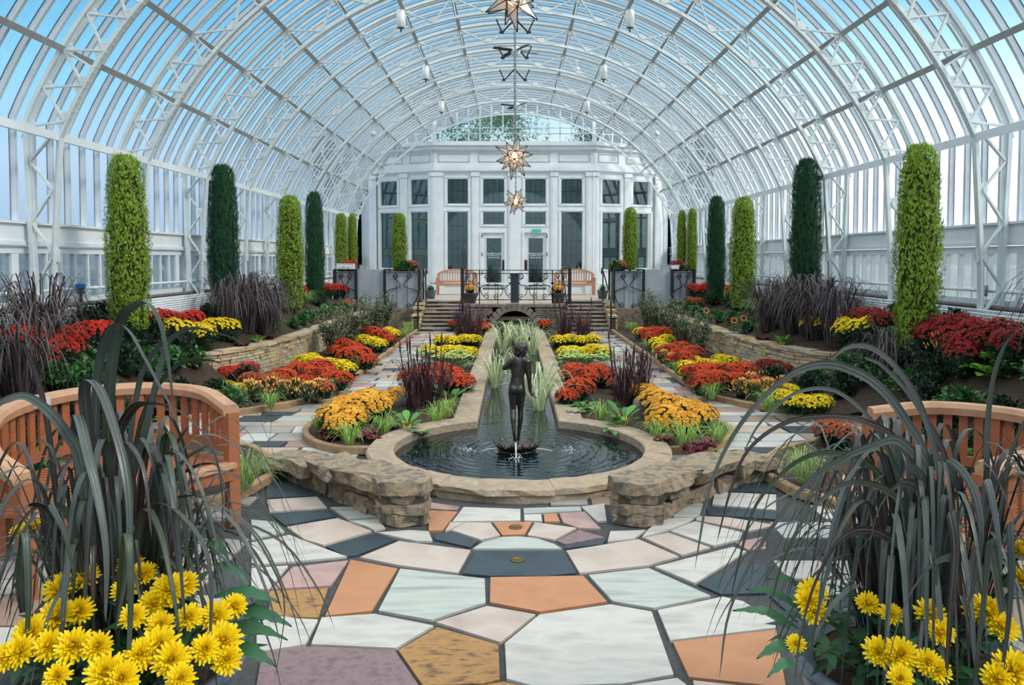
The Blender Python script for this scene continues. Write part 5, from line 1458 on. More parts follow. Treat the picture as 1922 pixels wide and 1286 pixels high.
# ---------------------------------------------------------------- cypresses
def cypress_parts(seed, kind, R=.3, H=2.4):
    random.seed(seed); mb = MB(); core = MB()
    def prof(u): return R*(.80+.20*math.sin(PI*min(1, u*1.1+.05)))*(1 if u < .86 else .18+.82*math.sqrt(max(0, 1-((u-.86)/.14)**2)))
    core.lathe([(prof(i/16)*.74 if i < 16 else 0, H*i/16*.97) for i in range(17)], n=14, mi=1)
    core.tube([(0,0,-.05),(0,0,.1)], .05, n=8)
    n = 5200 if kind == 'gold' else 5200
    for k in range(n):
        u = (k+random.random())/n; a = random.uniform(0, 2*PI)
        cl = mnoise.noise(Vector((math.cos(a)*3.2, math.sin(a)*3.2, u*H*3.6+seed*9)))
        r = prof(u)*(random.uniform(.80, .96)+.20*cl)
        c = Vector((math.cos(a)*r, math.sin(a)*r, u*H)); out = Vector((math.cos(a), math.sin(a), 0))
        if kind == 'gold':
            d = (out*.42+Vector((random.gauss(0,.22), random.gauss(0,.22), random.uniform(.5,1.0)))).normalized(); l = random.uniform(.045,.085)
            for j in range(3):
                dd = (d+Vector((random.gauss(0,.32), random.gauss(0,.32), random.gauss(0,.2)))).normalized(); leaf(mb, c-d*.02, dd, l*random.uniform(.6,1), .013, up=out)
        else:
            d = (out*.26+Vector((random.gauss(0,.12), random.gauss(0,.12), 1))).normalized(); l = random.uniform(.07,.14)
            for j in range(3):
                dd = (d+Vector((random.gauss(0,.16), random.gauss(0,.16), 0))).normalized(); leaf(mb, c, dd, l, .009, up=out, curl=-.1)
    for k in range(26):      # wispy tips
        a = random.uniform(0, 2*PI); r = random.uniform(0, .16); b_ = Vector((math.cos(a)*r, math.sin(a)*r, H*.965))
        for j in range(3): leaf(mb, b_, Vector((random.gauss(0,.18), random.gauss(0,.18), 1)), random.uniform(.06,.15), .012)
    m1 = mat('cypress_gold', [(92,128,20),(142,174,42),(178,204,76),(116,150,30),(70,104,22)], rough=.6, island=.7, scale=5, transl=.15) if kind == 'gold' else mat('cypress_green', [(24,72,44),(44,104,62),(20,56,38),(60,122,78)], rough=.6, island=.75, scale=7, transl=.12)
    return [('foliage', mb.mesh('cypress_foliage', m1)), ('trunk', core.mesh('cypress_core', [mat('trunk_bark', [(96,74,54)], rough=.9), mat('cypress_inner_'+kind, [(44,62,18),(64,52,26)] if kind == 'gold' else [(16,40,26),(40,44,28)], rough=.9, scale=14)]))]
CYP = {'gold': cypress_parts(1, 'gold'), 'green': cypress_parts(2, 'green')}
def cypress(kind, Y, xt, yt, yb, wpx, label):
    p0 = P(xt, yb, Y); p1 = P(xt, yt, Y); h = p1.z-p0.z; w = wpx/F_PX*Y
    t = plant('cypress', CYP[kind], (p0.x, Y, p0.z), Y*3.1, (w/.6, w/.6, h/2.4), label, 'tree', ('yellow-green' if kind == 'gold' else 'dark green')+' columnar cypresses')
cypress('gold', 10.2, 243, 292, 618, 82, 'biggest yellow-green columnar cypress on the left, beside the heater cover')
cypress('green', 14.6, 420, 316, 548, 58, 'dark green columnar cypress on the left, rising behind the purple grass')
cypress('gold', 17.3, 546, 368, 577, 54, 'yellow-green columnar cypress on the left, between two dark green ones')
cypress('green', 20.2, 592, 366, 568, 36, 'dark green columnar cypress on the left nearest the end wall')
cypress('gold', YP+.55, 641, 401, 508, 27, 'yellow-green cypress in the outer left planter, outer of the pair')
cypress('gold', YP+.75, 662, 401, 506, 20, 'yellow-green cypress in the outer left planter, inner of the pair')
cypress('gold', YP+.55, 750, 401, 508, 32, 'yellow-green cypress in the planter box beside the left steps')
cypress('gold', 9.7, 1718, 272, 655, 86, 'biggest yellow-green columnar cypress on the right, in front of the low panes')
cypress('green', 14.4, 1510, 305, 560, 58, 'dark green columnar cypress on the right, rising behind the purple grass')
cypress('gold', 16.7, 1393, 371, 577, 52, 'yellow-green columnar cypress on the right with red mums at its right')
cypress('green', 19.4, 1343, 374, 562, 36, 'dark green columnar cypress on the right nearest the end wall')
cypress('gold', YP+.55, 1182, 390, 506, 31, 'yellow-green cypress in the planter box beside the right steps')
cypress('gold', YP+.75, 1279, 395, 504, 20, 'yellow-green cypress in the outer right planter, inner of the pair')
cypress('gold', YP+.55, 1298, 392, 508, 22, 'yellow-green cypress in the outer right planter, outer of the pair')
# ---------------------------------------------------------------- grasses
M_PURPLE = mat('purple_grass', [(40,42,38),(70,78,74),(56,40,40),(84,92,88),(46,60,40),(96,100,98)], rough=.36, island=.8, scale=3, transl=.10)
M_PURPLE_MID = mat('purple_grass_bed', [(58,50,50),(88,82,84),(66,46,50),(98,98,96)], rough=.45, island=.85, transl=.12)
M_MILLET = mat('millet_purple', [(58,36,40),(84,56,62),(44,30,34),(104,76,76)], rough=.5, island=.85, transl=.12)
M_REED = mat('variegated_reed', [(196,208,150),(230,234,200),(140,172,96),(236,236,210)], rough=.5, island=.85, transl=.2)
M_SEDGE = mat('sedge_green', [(120,170,60),(176,204,108),(92,146,52),(204,216,150)], rough=.5, island=.85, transl=.25)
def grass_parts(seed, m, n, h, spread, w, droop, r0=.08, part='leaves', seg=9, stems=None):
    random.seed(seed); mb = MB()
    for k in range(n):
        a = random.uniform(0, 2*PI); rr = r0*math.sqrt(random.random()); b = Vector((math.cos(a)*rr, math.sin(a)*rr, 0))
        a2 = a+random.gauss(0,.5); d = Vector((math.cos(a2), math.sin(a2), 0)); L_ = h*random.uniform(.55,1.1); s_ = spread*random.uniform(.3,1.1); dr = droop*random.uniform(.3,1.2)
        pts_ = [b, b+d*s_*.18+Vector((0,0,L_*.45)), b+d*s_*.5+Vector((0,0,L_*.88)), b+d*s_*.85+Vector((0,0,L_*(.98-dr*.35))), b+d*s_*1.1+Vector((0,0,L_*(.9-dr)))]
        mb.blade(pts_, w*random.uniform(.7,1.2), n=seg)
    out = [(part, mb.mesh(part, m))]
    if stems:
        sm = MB()
        for k in range(stems[0]):
            a = random.uniform(0, 2*PI); r_ = r0*1.4*math.sqrt(random.random()); b = Vector((math.cos(a)*r_, math.sin(a)*r_, 0)); tip = b+Vector((math.cos(a)*.10, math.sin(a)*.10, stems[1]*random.uniform(.75,1.05)))
            sm.tube(catmull([b, (b+tip)/2+Vector((0,0,.04)), tip], 6), [.008]*7, n=5)
            if random.random() < .45: sm.tube([tip-Vector((0,0,.05)), tip+Vector((0,0,.05)), tip+Vector((.01,0,.15))], [.009,.014,.005], n=6)
        out.append(('stems', sm.mesh('stems', m)))
    return out
PUR = [grass_parts(90+i, M_PURPLE_MID, 130, 1.0, .62, .024, .6, r0=.15) for i in range(3)]
MIL = [grass_parts(100+i, M_MILLET, 58, .72, .36, .020, .36, r0=.15, stems=(9,.85)) for i in range(3)]
REED = [grass_parts(110+i, M_REED, 52, .70, .66, .024, .30, r0=.08) for i in range(3)]
SED = [grass_parts(120+i, M_SEDGE, 80, .26, .26, .009, .5, r0=.04, seg=6) for i in range(3)]
SOFT = [grass_parts(130+i, mat('soft_grass', [(130,164,84),(168,192,116),(112,146,72)], rough=.6, island=.8, transl=.25), 170, .42, .42, .008, .6, r0=.07, seg=6) for i in range(2)]
def put(parts, name, cat, label, px, py, z0, s_=1.0, rz=None, group=None):
    p = G(px, py, z0)
    if z0 > .3: p = GB(px, py); z0 = p.z
    if name == 'rose_bush':
        ax = min(abs(p.x-AX), wallx(p.y)-.56); p.x = AX+math.copysign(ax, p.x-AX)
    return plant(name, parts, (p.x, p.y, z0-.01), (px*.37 if rz is None else rz), s_, label, cat, group)
i = 0
for (x, y, z, s_, lab) in ((-4.95,13.4,.72,1.0,'arching purple fountain grass on the left raised bed, left one of the mass'),(-4.85,14.0,.72,1.1,'arching purple fountain grass on the left raised bed, middle of the mass'),(-4.72,14.9,.7,1.05,'arching purple fountain grass on the left raised bed, right one of the mass'),(-5.1,14.6,.85,1.0,'arching purple fountain grass on the left raised bed, at the back by the panes'),(-4.60,14.3,.62,.9,'arching purple fountain grass on the left raised bed, front one over the wall'),
  (4.95,12.9,.72,1.1,'arching purple fountain grass on the right raised bed, right one of the mass'),(4.85,13.7,.72,1.1,'arching purple fountain grass on the right raised bed, middle of the mass'),(4.72,14.5,.70,1.0,'arching purple fountain grass on the right raised bed, left one of the mass'),(5.0,13.3,.8,1.1,'arching purple fountain grass on the right raised bed, at the back by the panes'),(5.05,12.3,.75,1.1,'arching purple fountain grass on the right, tallest beside the big cypress'),
  (-4.75,7.4,.55,.95,'purple fountain grass behind the left bench, front one'),(-5.1,8.3,.85,1.0,'purple fountain grass behind the left bench, beside the red mums'),(-4.95,6.8,.7,1.0,'purple fountain grass at the far left against the low wall'),
  (5.15,7.2,.9,1.0,'purple fountain grass at the far right beyond the bench'),(4.62,9.7,.3,.75,'small drooping purple grass in front of the biggest right cypress')):
    plant('fountain_grass', PUR[i % 3], (x+AX, y, bedz(x+AX, y)-.02), i*1.3, s_, lab, 'grass', 'purple fountain grasses in the beds'); i += 1
for j, (px, py, s_, lab) in enumerate(((788,768,.95,'purple millet clump in the front of the left canal bed, left stems'),(812,764,.95,'purple millet clump in the front of the left canal bed, right stems'),(868,642,1.05,'tall purple millet in the rear of the left canal bed, left stems'),(890,640,1.0,'tall purple millet in the rear of the left canal bed, right stems'),
  (1172,758,1.0,'purple millet clump in the front of the right canal bed, left stems'),(1200,752,.85,'purple millet clump in the front of the right canal bed, right stems'),(1062,642,1.05,'tall purple millet in the rear of the right canal bed, left stems'),(1095,642,1.05,'tall purple millet in the rear of the right canal bed, right stems'),
  (762,598,.8,'dry purple millet beside the left step wall'),(1180,598,.8,'dry purple millet beside the right step wall'),(1200,596,.75,'dry purple millet at the right of the step wall'))):
    put(MIL[j % 3], 'millet', 'grass', lab, px, py, B0, s_, group='purple millet clumps')
for j, (px, py, s_, lab) in enumerate(((930,728,.85,'variegated reed clump in the canal, left front'),(1012,770,.90,'variegated reed clump in the canal, right front beside the statue'),(945,662,.85,'variegated reed clump in the canal, left of the middle'),(975,655,.85,'variegated reed clump in the canal, in the middle'),(1000,666,.85,'variegated reed clump in the canal, right of the middle'),(955,640,.72,'variegated reed clump in the canal, in front of the arch at left'),(985,638,.72,'variegated reed clump in the canal, in front of the arch at right'))):
    put(REED[j % 3], 'variegated_reed', 'reed', lab, px, py, .03, s_, group='variegated reeds in the canal')
for j, (px, py, s_, lab) in enumerate(((655,835,1.0,'bright sedge tuft on the curb of the left canal bed, among purple leaves'),(598,808,.75,'small sedge tuft at the outer tip of the left canal bed'),(722,815,1.0,'sedge tuft behind the left pool rim'),(820,795,1.0,'sedge tuft near the left canal corner'),(838,780,.9,'sedge tuft touching the left canal coping'),(610,738,.9,'sedge tuft at the curb of the left border, under the drift'),(508,765,.9,'sedge tuft at the curb of the left border near the bench'),(672,690,.9,'sedge tuft beside the middle of the left curb'),(706,660,.9,'sedge tuft at the left curb under the yellow band'),
  (1128,790,1.0,'pale sedge tuft near the right canal corner'),(1232,825,.9,'sedge tuft behind the right pool rim'),(1285,842,1.15,'bright sedge tuft on the curb of the right canal bed, among purple leaves'),(1348,832,1.0,'sedge tuft at the outer tip of the right canal bed'),(1336,748,.9,'sedge tuft at the curb of the right border'),(1272,702,.9,'sedge tuft under the yellow band at the right curb'),(1215,655,.9,'sedge tuft at the far right curb'),(1255,660,.9,'sedge tuft beside the middle of the right curb'),
  (765,622,1.1,'sedge tuft at the foot of the left steps'),(1185,622,1.1,'sedge tuft at the foot of the right steps'),(1440,770,1.0,'sedge tuft at the curb near the right bench'),(760,632,1.0,'second sedge tuft near the foot of the left steps'))):
    put(SED[j % 3], 'sedge_tuft', 'grass', lab, px, py, B0, s_, group='yellow-green sedge tufts')
for j, (px, py, z, s_, lab) in enumerate(((458,918,.1,.8,'pale green soft grass clump beside the left bench post'),(1506,903,.1,.72,'pale green soft grass clump beside the right bench corner'),(508,590,.75,1.0,'soft green grass under the left cypresses'),(570,575,.8,1.0,'soft green grass at the foot of the middle left cypress'),(545,588,.75,.9,'soft green grass between the left cypress and the wall edge'),(1425,595,.75,1.0,'soft green grass at the right of the middle right cypress'),(1358,570,.75,1.0,'soft green grass left of the middle right cypress'),(470,600,.7,.9,'soft green grass right of the purple mass on the left bed'))):
    put(SOFT[j % 2], 'soft_grass_clump', 'grass', lab, px, py, z, s_, group='soft green grass clumps')
# ---------------------------------------------------------------- leafy plants
def broad_parts(seed, m, n, l, w, stemm=None, upright=.6):
    random.seed(seed); mb, st = MB(), MB()
    for k in range(n):
        a = 2*PI*k/n+random.uniform(-.3,.3); d = Vector((math.cos(a), math.sin(a), 0)); L_ = l*random.uniform(.7,1.1); up_ = upright*random.uniform(.6,1.3)
        b = d*.02; s1 = b+d*L_*.16+Vector((0,0,L_*up_*.34)); e = s1+d*L_*.62+Vector((0,0,L_*up_*.52))
        st.tube([b, s1], .007, n=5)
        # rounded blade of a leaf
        sd = d.cross(Vector((0,0,1))).normalized(); rows3 = [(0,.2),(.25,.7),(.5,1.0),(.78,.8),(1,.05)]; vs, fs = [], []
        for t_, ww in rows3:
            c = s1.lerp(e, t_)-Vector((0,0,.22*L_*t_*t_)); vs += [c-sd*w*.5*ww+Vector((0,0,w*.12*ww+random.uniform(-.006,.006))), c, c+sd*w*.5*ww+Vector((0,0,w*.12*ww+random.uniform(-.006,.006)))]
        for q in range(4): fs += [(q*3,q*3+1,q*3+4,q*3+3),(q*3+1,q*3+2,q*3+5,q*3+4)]
        mb.add(vs, fs, 0, True)
    return [('leaves', mb.mesh('leaves', m)), ('stems', st.mesh('stems', stemm or M_STEM))]
M_CHARDST = mat('chard_stem', [(226,160,40),(238,184,60)], rough=.4)
CHARD = [broad_parts(140+i, G_BRIGHT, 9, .30, .10, M_CHARDST, 1.1) for i in range(2)]
DOCK = [broad_parts(150+i, mat('dock_leaf', [(58,110,56),(86,140,74),(48,92,50)], rough=.5, island=.8, transl=.15), 12, .24, .08, None, .5) for i in range(2)]
HEUCH = [broad_parts(160+i, mat('heuchera_leaf', [(92,34,48),(124,48,60),(70,26,36)], rough=.5, island=.85, transl=.1), 26, .16, .085, mat('heuchera_stem', [(104,40,50)], rough=.6), .75) for i in range(2)]
KALE = [broad_parts(170, mat('kale_leaf', [(104,160,48),(140,190,70),(84,140,44)], rough=.5, island=.8, transl=.2), 16, .30, .17, None, .8)]
for j, (px, py, s_, lab) in enumerate(((765,808,.9,'yellow-stemmed chard behind the left pool rim'),(845,762,1.1,'yellow-stemmed chard beside the left canal coping'),(1170,800,1.0,'yellow-stemmed chard behind the right pool rim'),(1160,805,.6,'small chard leaf tuft next to the right sedge'),(485,646,.8,'yellow-stemmed chard at the edge of the left raised bed'),(1468,650,.8,'yellow-stemmed chard at the edge of the right raised bed'),(1182,619,.8,'yellow-stemmed chard at the foot of the right step wall'))):
    z = .55 if 'raised' in lab else B0
    put(CHARD[j % 2], 'chard_plant', 'plant', lab, px, py, z, s_, group='yellow-stemmed chards')
for j, (px, py, s_, lab) in enumerate(((1098,768,1.2,'broad green dock leaves beside the right canal coping'),(1080,778,.8,'low dock leaves lying on the right canal coping'),(870,775,.7,'low dock leaves lying on the left canal coping'),(790,815,.8,'broad green leaves behind the left pool rim'),(1150,812,.8,'broad green leaves behind the right pool rim'),(740,803,.9,'dark green leaves under the golden mums on the left'))):
    put(DOCK[j % 2], 'dock_plant', 'plant', lab, px, py, B0, s_, group='broad-leaved green plants')
for j, (px, py, s_, lab) in enumerate(((622,822,1.1,'purple coral bells left of the bright sedge on the left bed tip'),(610,795,.8,'purple coral bells at the back of the left bed tip'),(688,822,.9,'purple coral bells right of the bright sedge on the left bed tip'),(706,828,.7,'purple coral bells against the left pool rim'),(1245,832,1.0,'purple coral bells left of the bright sedge on the right bed tip'),(1322,842,1.1,'purple coral bells right of the bright sedge on the right bed tip'),(1300,850,.9,'purple coral bells behind the curb of the right bed tip'),(652,718,.9,'purple coral bells at the left curb beside the red drift'),(663,708,.8,'second purple coral bells at the left curb beside the red drift'),(455,652,.9,'purple coral bells at the edge of the left raised bed, nearer one'),(508,637,.8,'purple coral bells at the edge of the left raised bed, farther one'),(1430,640,.9,'purple coral bells at the edge of the right raised bed'))):
    z = .54 if 'raised' in lab else B0
    put(HEUCH[j % 2], 'coral_bells', 'plant', lab, px, py, z, s_, group='purple coral bells')
for j, (px, py, lab) in enumerate(((1840,700,'bright green kale behind the right bench, left head'),(1880,690,'bright green kale behind the right bench, right head'),(1862,715,'bright green kale behind the right bench, front head'))):
    put(KALE[0], 'kale_plant', 'plant', lab, px, py, .45, 1.0, group='bright green kales behind the right bench')
# low leafy cover, peppers, roses, sunflowers
def mound_parts(seed, m, R, H, n, ll, lw, fruit=None, nf=0):
    random.seed(seed); mb = MB(); out = []
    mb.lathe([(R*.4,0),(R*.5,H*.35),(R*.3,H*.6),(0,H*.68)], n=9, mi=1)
    for k in range(n):
        a = random.uniform(0, 2*PI); ph = random.uniform(0, 1.5); d = Vector((math.cos(a)*math.cos(ph), math.sin(a)*math.cos(ph), math.sin(ph))); b = Vector((d.x*R*.8, d.y*R*.8, H*.2+d.z*H*.65))*random.uniform(.6,1.1)
        leaf(mb, b, d+Vector((random.gauss(0,.6), random.gauss(0,.6), random.gauss(.2,.5))), ll*random.uniform(.7,1.2), lw)
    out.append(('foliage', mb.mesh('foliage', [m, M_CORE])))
    if fruit:
        fb = MB()
        for k in range(nf):
            a = random.uniform(0, 2*PI); ph = random.uniform(.15, 1.5); d = Vector((math.cos(a)*math.cos(ph), math.sin(a)*math.cos(ph), math.sin(ph))); b = Vector((d.x*R*1.0, d.y*R*1.0, H*.25+d.z*H*.75))
            fb.tube([b, b+d*.008+Vector((0,0,.01)), b+d*.016+Vector((0,0,.026))], [.008,.008,.002], n=5, mi=k % 2)
        out.append(('peppers', fb.mesh('peppers', [mat('pepper_orange', [(232,140,50)], rough=.3), mat('pepper_yellow', [(236,196,96)], rough=.3)]), True))
    return out
COVER = [mound_parts(180+i, mat('cover_leaf', [(56,104,52),(84,134,70),(44,84,48)], rough=.5, island=.8, transl=.15), .24, .22, 170, .075, .05) for i in range(2)]
DARKM = [mound_parts(186+i, G_DARK,   .24, .3, 420, .065, .03) for i in range(2)]
PEP = [mound_parts(190+i, mat('pepper_leaf', [(60,84,48),(92,112,66),(50,72,44)], rough=.5, island=.8), .18, .24, 170, .05, .022, True, 55) for i in range(2)]
k = 0
for s, nm in ((-1,'left'),(1,'right')):
    spots_ = []
    random.seed(77+s)
    for yy in (14.6,15.1,15.8,16.5,17.2,17.9,18.6,19.3,20.0,20.7,21.4):
        ax = wallx(yy)+random.uniform(.22,.42); spots_.append((AX+s*ax, yy))
    for j, (x, y) in enumerate(spots_):
        plant('leafy_plant', COVER[j % 2], (x, y, bedz(x, y)-.01), j*2.1, random.uniform(.85,1.1), f'green leafy plant along the edge of the {nm} raised bed, ' + (f'{ORD[j]} along the wall nearest' if j else 'nearest along the wall'), 'plant', f'green leafy plants along the {nm} raised bed')
    for j, yy in enumerate((15.5,16.6,17.7,18.8,19.9,21.0)):
        plant('leafy_plant', DARKM[j % 2], (AX+s*(5.0+.2*(j % 2)), yy, bedz(AX+s*5.1, yy)-.01), j*1.3, 1.1, f'dark leafy filler plant deep in the {nm} raised bed, ' + (f'{ORD[j]} nearest' if j else 'nearest one'), 'plant', f'dark leafy plants deep in the {nm} raised bed')
for s, nm in ((-1,'left'),(1,'right')):
    random.seed(95+s); n_ = 0; fl_ = []
    for yy in (6.7,7.3,7.9,8.5,9.1,9.7,10.3,10.9,11.4):
        for ax in (4.15,4.6,5.05,5.45): fl_.append((AX+s*(ax+random.uniform(-.15,.15)), yy+random.uniform(-.2,.2)))
    for yy in (12.6,13.5,14.6,15.8,17.2,18.6,20.0): fl_.append((AX+s*(5.35+random.uniform(-.15,.1)), yy))
    for k in range(90):
        yy = random.uniform(8.9, 12.2); q = (AX+s*random.uniform(start(yy)+.35, 5.3), yy)
        if (yy < 11.5 or abs(q[0]-AX) < wallx(yy)-.35) and all(math.hypot(q[0]-a, q[1]-b) > .34 for a, b in fl_): fl_.append(q)
    fl_.sort(key=lambda q: q[1])
    for j, (x, y) in enumerate(fl_):
        if abs(x-AX) < start(y)+.2 or any(math.hypot(x-a, y-b) < .36 for a, b in MUMPOS): continue
        plant('leafy_plant', (DARKM if j % 3 else COVER)[j % 2], (x, y, bedz(x, y)-.01), j*1.3, random.uniform(1.0,1.3), f'green filler plant without flowers on the {nm} bank between bench and glass', 'plant', f'green filler plants on the {nm} bank')
BANK = {'left': ((60,722,2),(92,702,1),(132,708,0),(172,700,2),(212,692,1),(252,684,0),(300,690,2),(332,680,1),(362,690,0),(110,735,2),(155,728,0),(235,705,1),(280,712,0)),
        'right': ((1640,702,2),(1662,722,0),(1752,722,1),(1704,738,2),(1772,672,3),(1792,680,3),(1812,672,3),(1786,660,3),(1735,690,1),(1690,676,2),(1900,700,0),(1912,690,1),(1660,690,1),(1625,716,0))}
for nm, lst in BANK.items():
    for j, (px, py, k) in enumerate(lst):
        p = GB(px, py)
        if k == 3: plant('pepper_plant', PEP[j % 2], tuple(p), j, 1.2, 'pale speckled pepper plant under the crimson mums of the right bank', 'plant', 'pale pepper plants on the right bank')
        else: plant('leafy_plant', (COVER[0], DARKM[0], COVER[1])[k], tuple(p), j*1.9, 1.15, f'green filler plant without flowers on the {nm} bank between bench and glass', 'plant', f'green filler plants on the {nm} bank')
PEPS = [[(485,745),(508,735),(532,742),(556,738),(580,745),(600,738),(470,740),(545,724),(520,726)], [(1392,738),(1418,742),(1440,738),(1462,750),(1408,725),(1435,722),(1470,733),(1240,668),(1262,683),(1248,676)]]
for s, nm in ((0,'left'),(1,'right')):
    q = sorted(PEPS[s], key=lambda p: -p[1])
    for j, (px, py) in enumerate(q):
        put(PEP[j % 2], 'pepper_plant', 'plant', f'pepper plant with orange fruit in front of the {nm} border, ' + (f'{ORD[j]} nearest' if j else 'nearest one'), px, py+6, B0, 1.0, group=f'ornamental peppers of the {nm} border')
SEDUM = []
for i_ in range(2):
    random.seed(200+i_); fol, hd = MB(), MB()
    for k in range(120):
        a = random.uniform(0, 2*PI); r_ = .17*math.sqrt(random.random()); leaf(fol, Vector((math.cos(a)*r_, math.sin(a)*r_, random.uniform(.02,.2))), Vector((math.cos(a), math.sin(a), random.uniform(0,1))), .06, .035)
    for k in range(17):
        a = k*2.4; r_ = .045*math.sqrt(k); c = Vector((math.cos(a)*r_, math.sin(a)*r_, .27-r_*.35+random.uniform(-.01,.01)))
        for q in range(14):
            b_ = random.uniform(0, 2*PI); rr = .042*math.sqrt(random.random()); bloom(hd, c+Vector((math.cos(b_)*rr, math.sin(b_)*rr, -rr*.35)), Vector((math.cos(b_)*rr*8, math.sin(b_)*rr*8, 1)), .014, pet=5, layers=1)
    SEDUM.append([('leaves', fol.mesh('sedum_leaves', mat('sedum_leaf', [(110,150,84),(136,170,100)], rough=.5, island=.8))), ('flower_heads', hd.mesh('sedum_heads', FL['lime']), True)])
for nm, xs_ in (('left', (828,850,872,840,862,798)), ('right', (1062,1084,1106,1128,1072,1140))):
    for j, x in enumerate(xs_):
        yy = 690 if j < 4 else 680
        put(SEDUM[j % 2], 'sedum', 'flower', f'lime green sedum between yellow and red mums in the {nm} canal bed', x, yy, B0, 1.05, group=f'lime green sedums in the {nm} canal bed')
def rose_parts(seed):
    random.seed(seed); st, lf = MB(), MB()
    for k in range(11):
        a = random.uniform(0, 2*PI); tip = Vector((math.cos(a)*random.uniform(.12,.42), math.sin(a)*random.uniform(.12,.42), random.uniform(.55,1.05))); b = Vector((math.cos(a)*.04, math.sin(a)*.04, 0)); m_ = (b+tip)*.5+Vector((random.gauss(0,.05), random.gauss(0,.05), .08))
        pth = catmull([b, m_, tip], 12); st.tube(pth, [.008-.0004*i for i in range(13)], n=5)
        for i_ in range(3, 13):
            for q in range(3):
                d = Vector((random.gauss(0,1), random.gauss(0,1), random.gauss(.2,.5))).normalized(); p_ = pth[i_]+d*.02; st.tube([pth[i_], p_+d*.04], .002, n=3)
                for w_ in range(3): leaf(lf, p_+d*.02*w_, (d+Vector((random.gauss(0,.6), random.gauss(0,.6), random.gauss(0,.4)))), random.uniform(.05,.075), .042)
    return [('canes', st.mesh('canes', mat('rose_cane', [(92,74,58),(70,80,50)], rough=.7))), ('leaves', lf.mesh('rose_leaves', G_ROSE))]
ROSE = [rose_parts(210+i) for i in range(3)]
for j, (px, py, s_, lab) in enumerate(((585,668,.9,'airy rose bush before the left stone wall, nearest one'),(610,664,.95,'airy rose bush before the left stone wall, second nearest'),(628,650,1.0,'airy rose bush before the left stone wall, third nearest'),(650,640,1.0,'airy rose bush before the left stone wall, fourth nearest'),(668,628,1.0,'airy rose bush before the left stone wall, fifth nearest'),(695,622,1.0,'airy rose bush before the left stone wall, sixth nearest'),(722,616,.95,'airy rose bush before the left stone wall, last before the steps'),
  (1352,668,.85,'airy rose bush before the right stone wall, nearest one'),(1330,656,.9,'airy rose bush before the right stone wall, second nearest'),(1312,648,.9,'airy rose bush before the right stone wall, third nearest'),(1285,638,1.0,'airy rose bush before the right stone wall, fourth nearest'),(1262,628,1.05,'airy rose bush before the right stone wall, fifth nearest'),(1240,620,1.05,'airy rose bush before the right stone wall, sixth nearest'),(1215,614,.9,'airy rose bush before the right stone wall, last before the steps'))):
    put(ROSE[j % 3], 'rose_bush', 'shrub', lab, px, py, B0, s_, group='airy rose bushes along the stone walls')
def sunflower(p, s_, lab):
    t = thing('sunflower', lab, 'flower', tuple(p), 0, s_)
    random.seed(int(p.x*100)); b = MB(); b.tube([(0,0,0),(0,0,.26)], .008); 
    b.build('stem', M_STEM, t)
    b = MB()
    for k in range(12):
        a = k*2.4; leaf(b, Vector((0,0,.04+.015*k)), Vector((math.cos(a), math.sin(a), .35)), .12, .075)
    b.build('leaves', G_BRIGHT, t)
    b = MB(); c = Vector((0,-.02,.28)); n = Vector((-.3,-1,.35)).normalized(); u = n.orthogonal().normalized(); v = n.cross(u)
    for k in range(16):
        a = 2*PI*k/16; d = u*math.cos(a)+v*math.sin(a); leaf(b, c+d*.03, d+n*.15, .05, .02, up=n)
    b.build('petals', FL['orange'], t)
    b = MB(); b.lathe([(.034,0),(.03,.012),(0,.016)], n=14); o = b.build('seed_disc', mat('sunflower_disc', [(60,36,22),(84,52,28)], rough=.8, scale=60), t); o.location = c; o.rotation_euler = n.to_track_quat('Z','Y').to_euler()
for px, py, lab in ((1395,618,'sunflower facing the viewer at the edge of the right raised bed'),(1377,622,'smaller sunflower left of the largest one on the right raised bed'),(1325,600,'little sunflower farther back on the right raised bed')):
    sunflower(GB(px, py+6), 1.0, lab)
# field stones in the canal beds
for px, py, nm in ((744,762,'left'),(1212,770,'right')):
    random.seed(px); p = G(px, py+8, .0); b = MB(); b.lathe([(math.sin(PI*i/8), -math.cos(PI*i/8)) for i in range(9)], n=12)
    b.v = [(v[0]*.17*(1+.12*math.sin(v[1]*5+px)), v[1]*.13, .09+v[2]*.16*(1+.1*math.sin(v[0]*4))) for v in b.v]
    b.build('boulder', mat('boulder_grey', [(120,114,110),(146,138,130),(100,96,94)], rough=.85, scale=9, bump=.6), None, (p.x, p.y, .03), label=f'grey boulder beside the golden mums in the {nm} canal bed', category='rock')
for px, nm in ((808,'left'),(1131,'right')):
    p = P(px, 551, 24.6); plant('leafy_plant', COVER[0], (p.x, 24.6, TZ+.22), 0, .75, f'small leafy plant in the grey-blue bowl at the top of the {nm} steps', 'plant')
for px, py, s_, lab in ((760,492,1.1,'leafy plant over the rim of the planter beside the left steps'),(648,494,.8,'leafy plant beside the cypress pair in the outer left planter'),(1155,494,1.1,'leafy plant over the rim of the planter beside the right steps'),(1284,494,.8,'leafy plant beside the cypress pair in the outer right planter')):
    p = P(px, py, YP+.3); plant('leafy_plant', COVER[1], (p.x, YP+.3, pt-.07), px, s_*1.3, lab, 'plant')

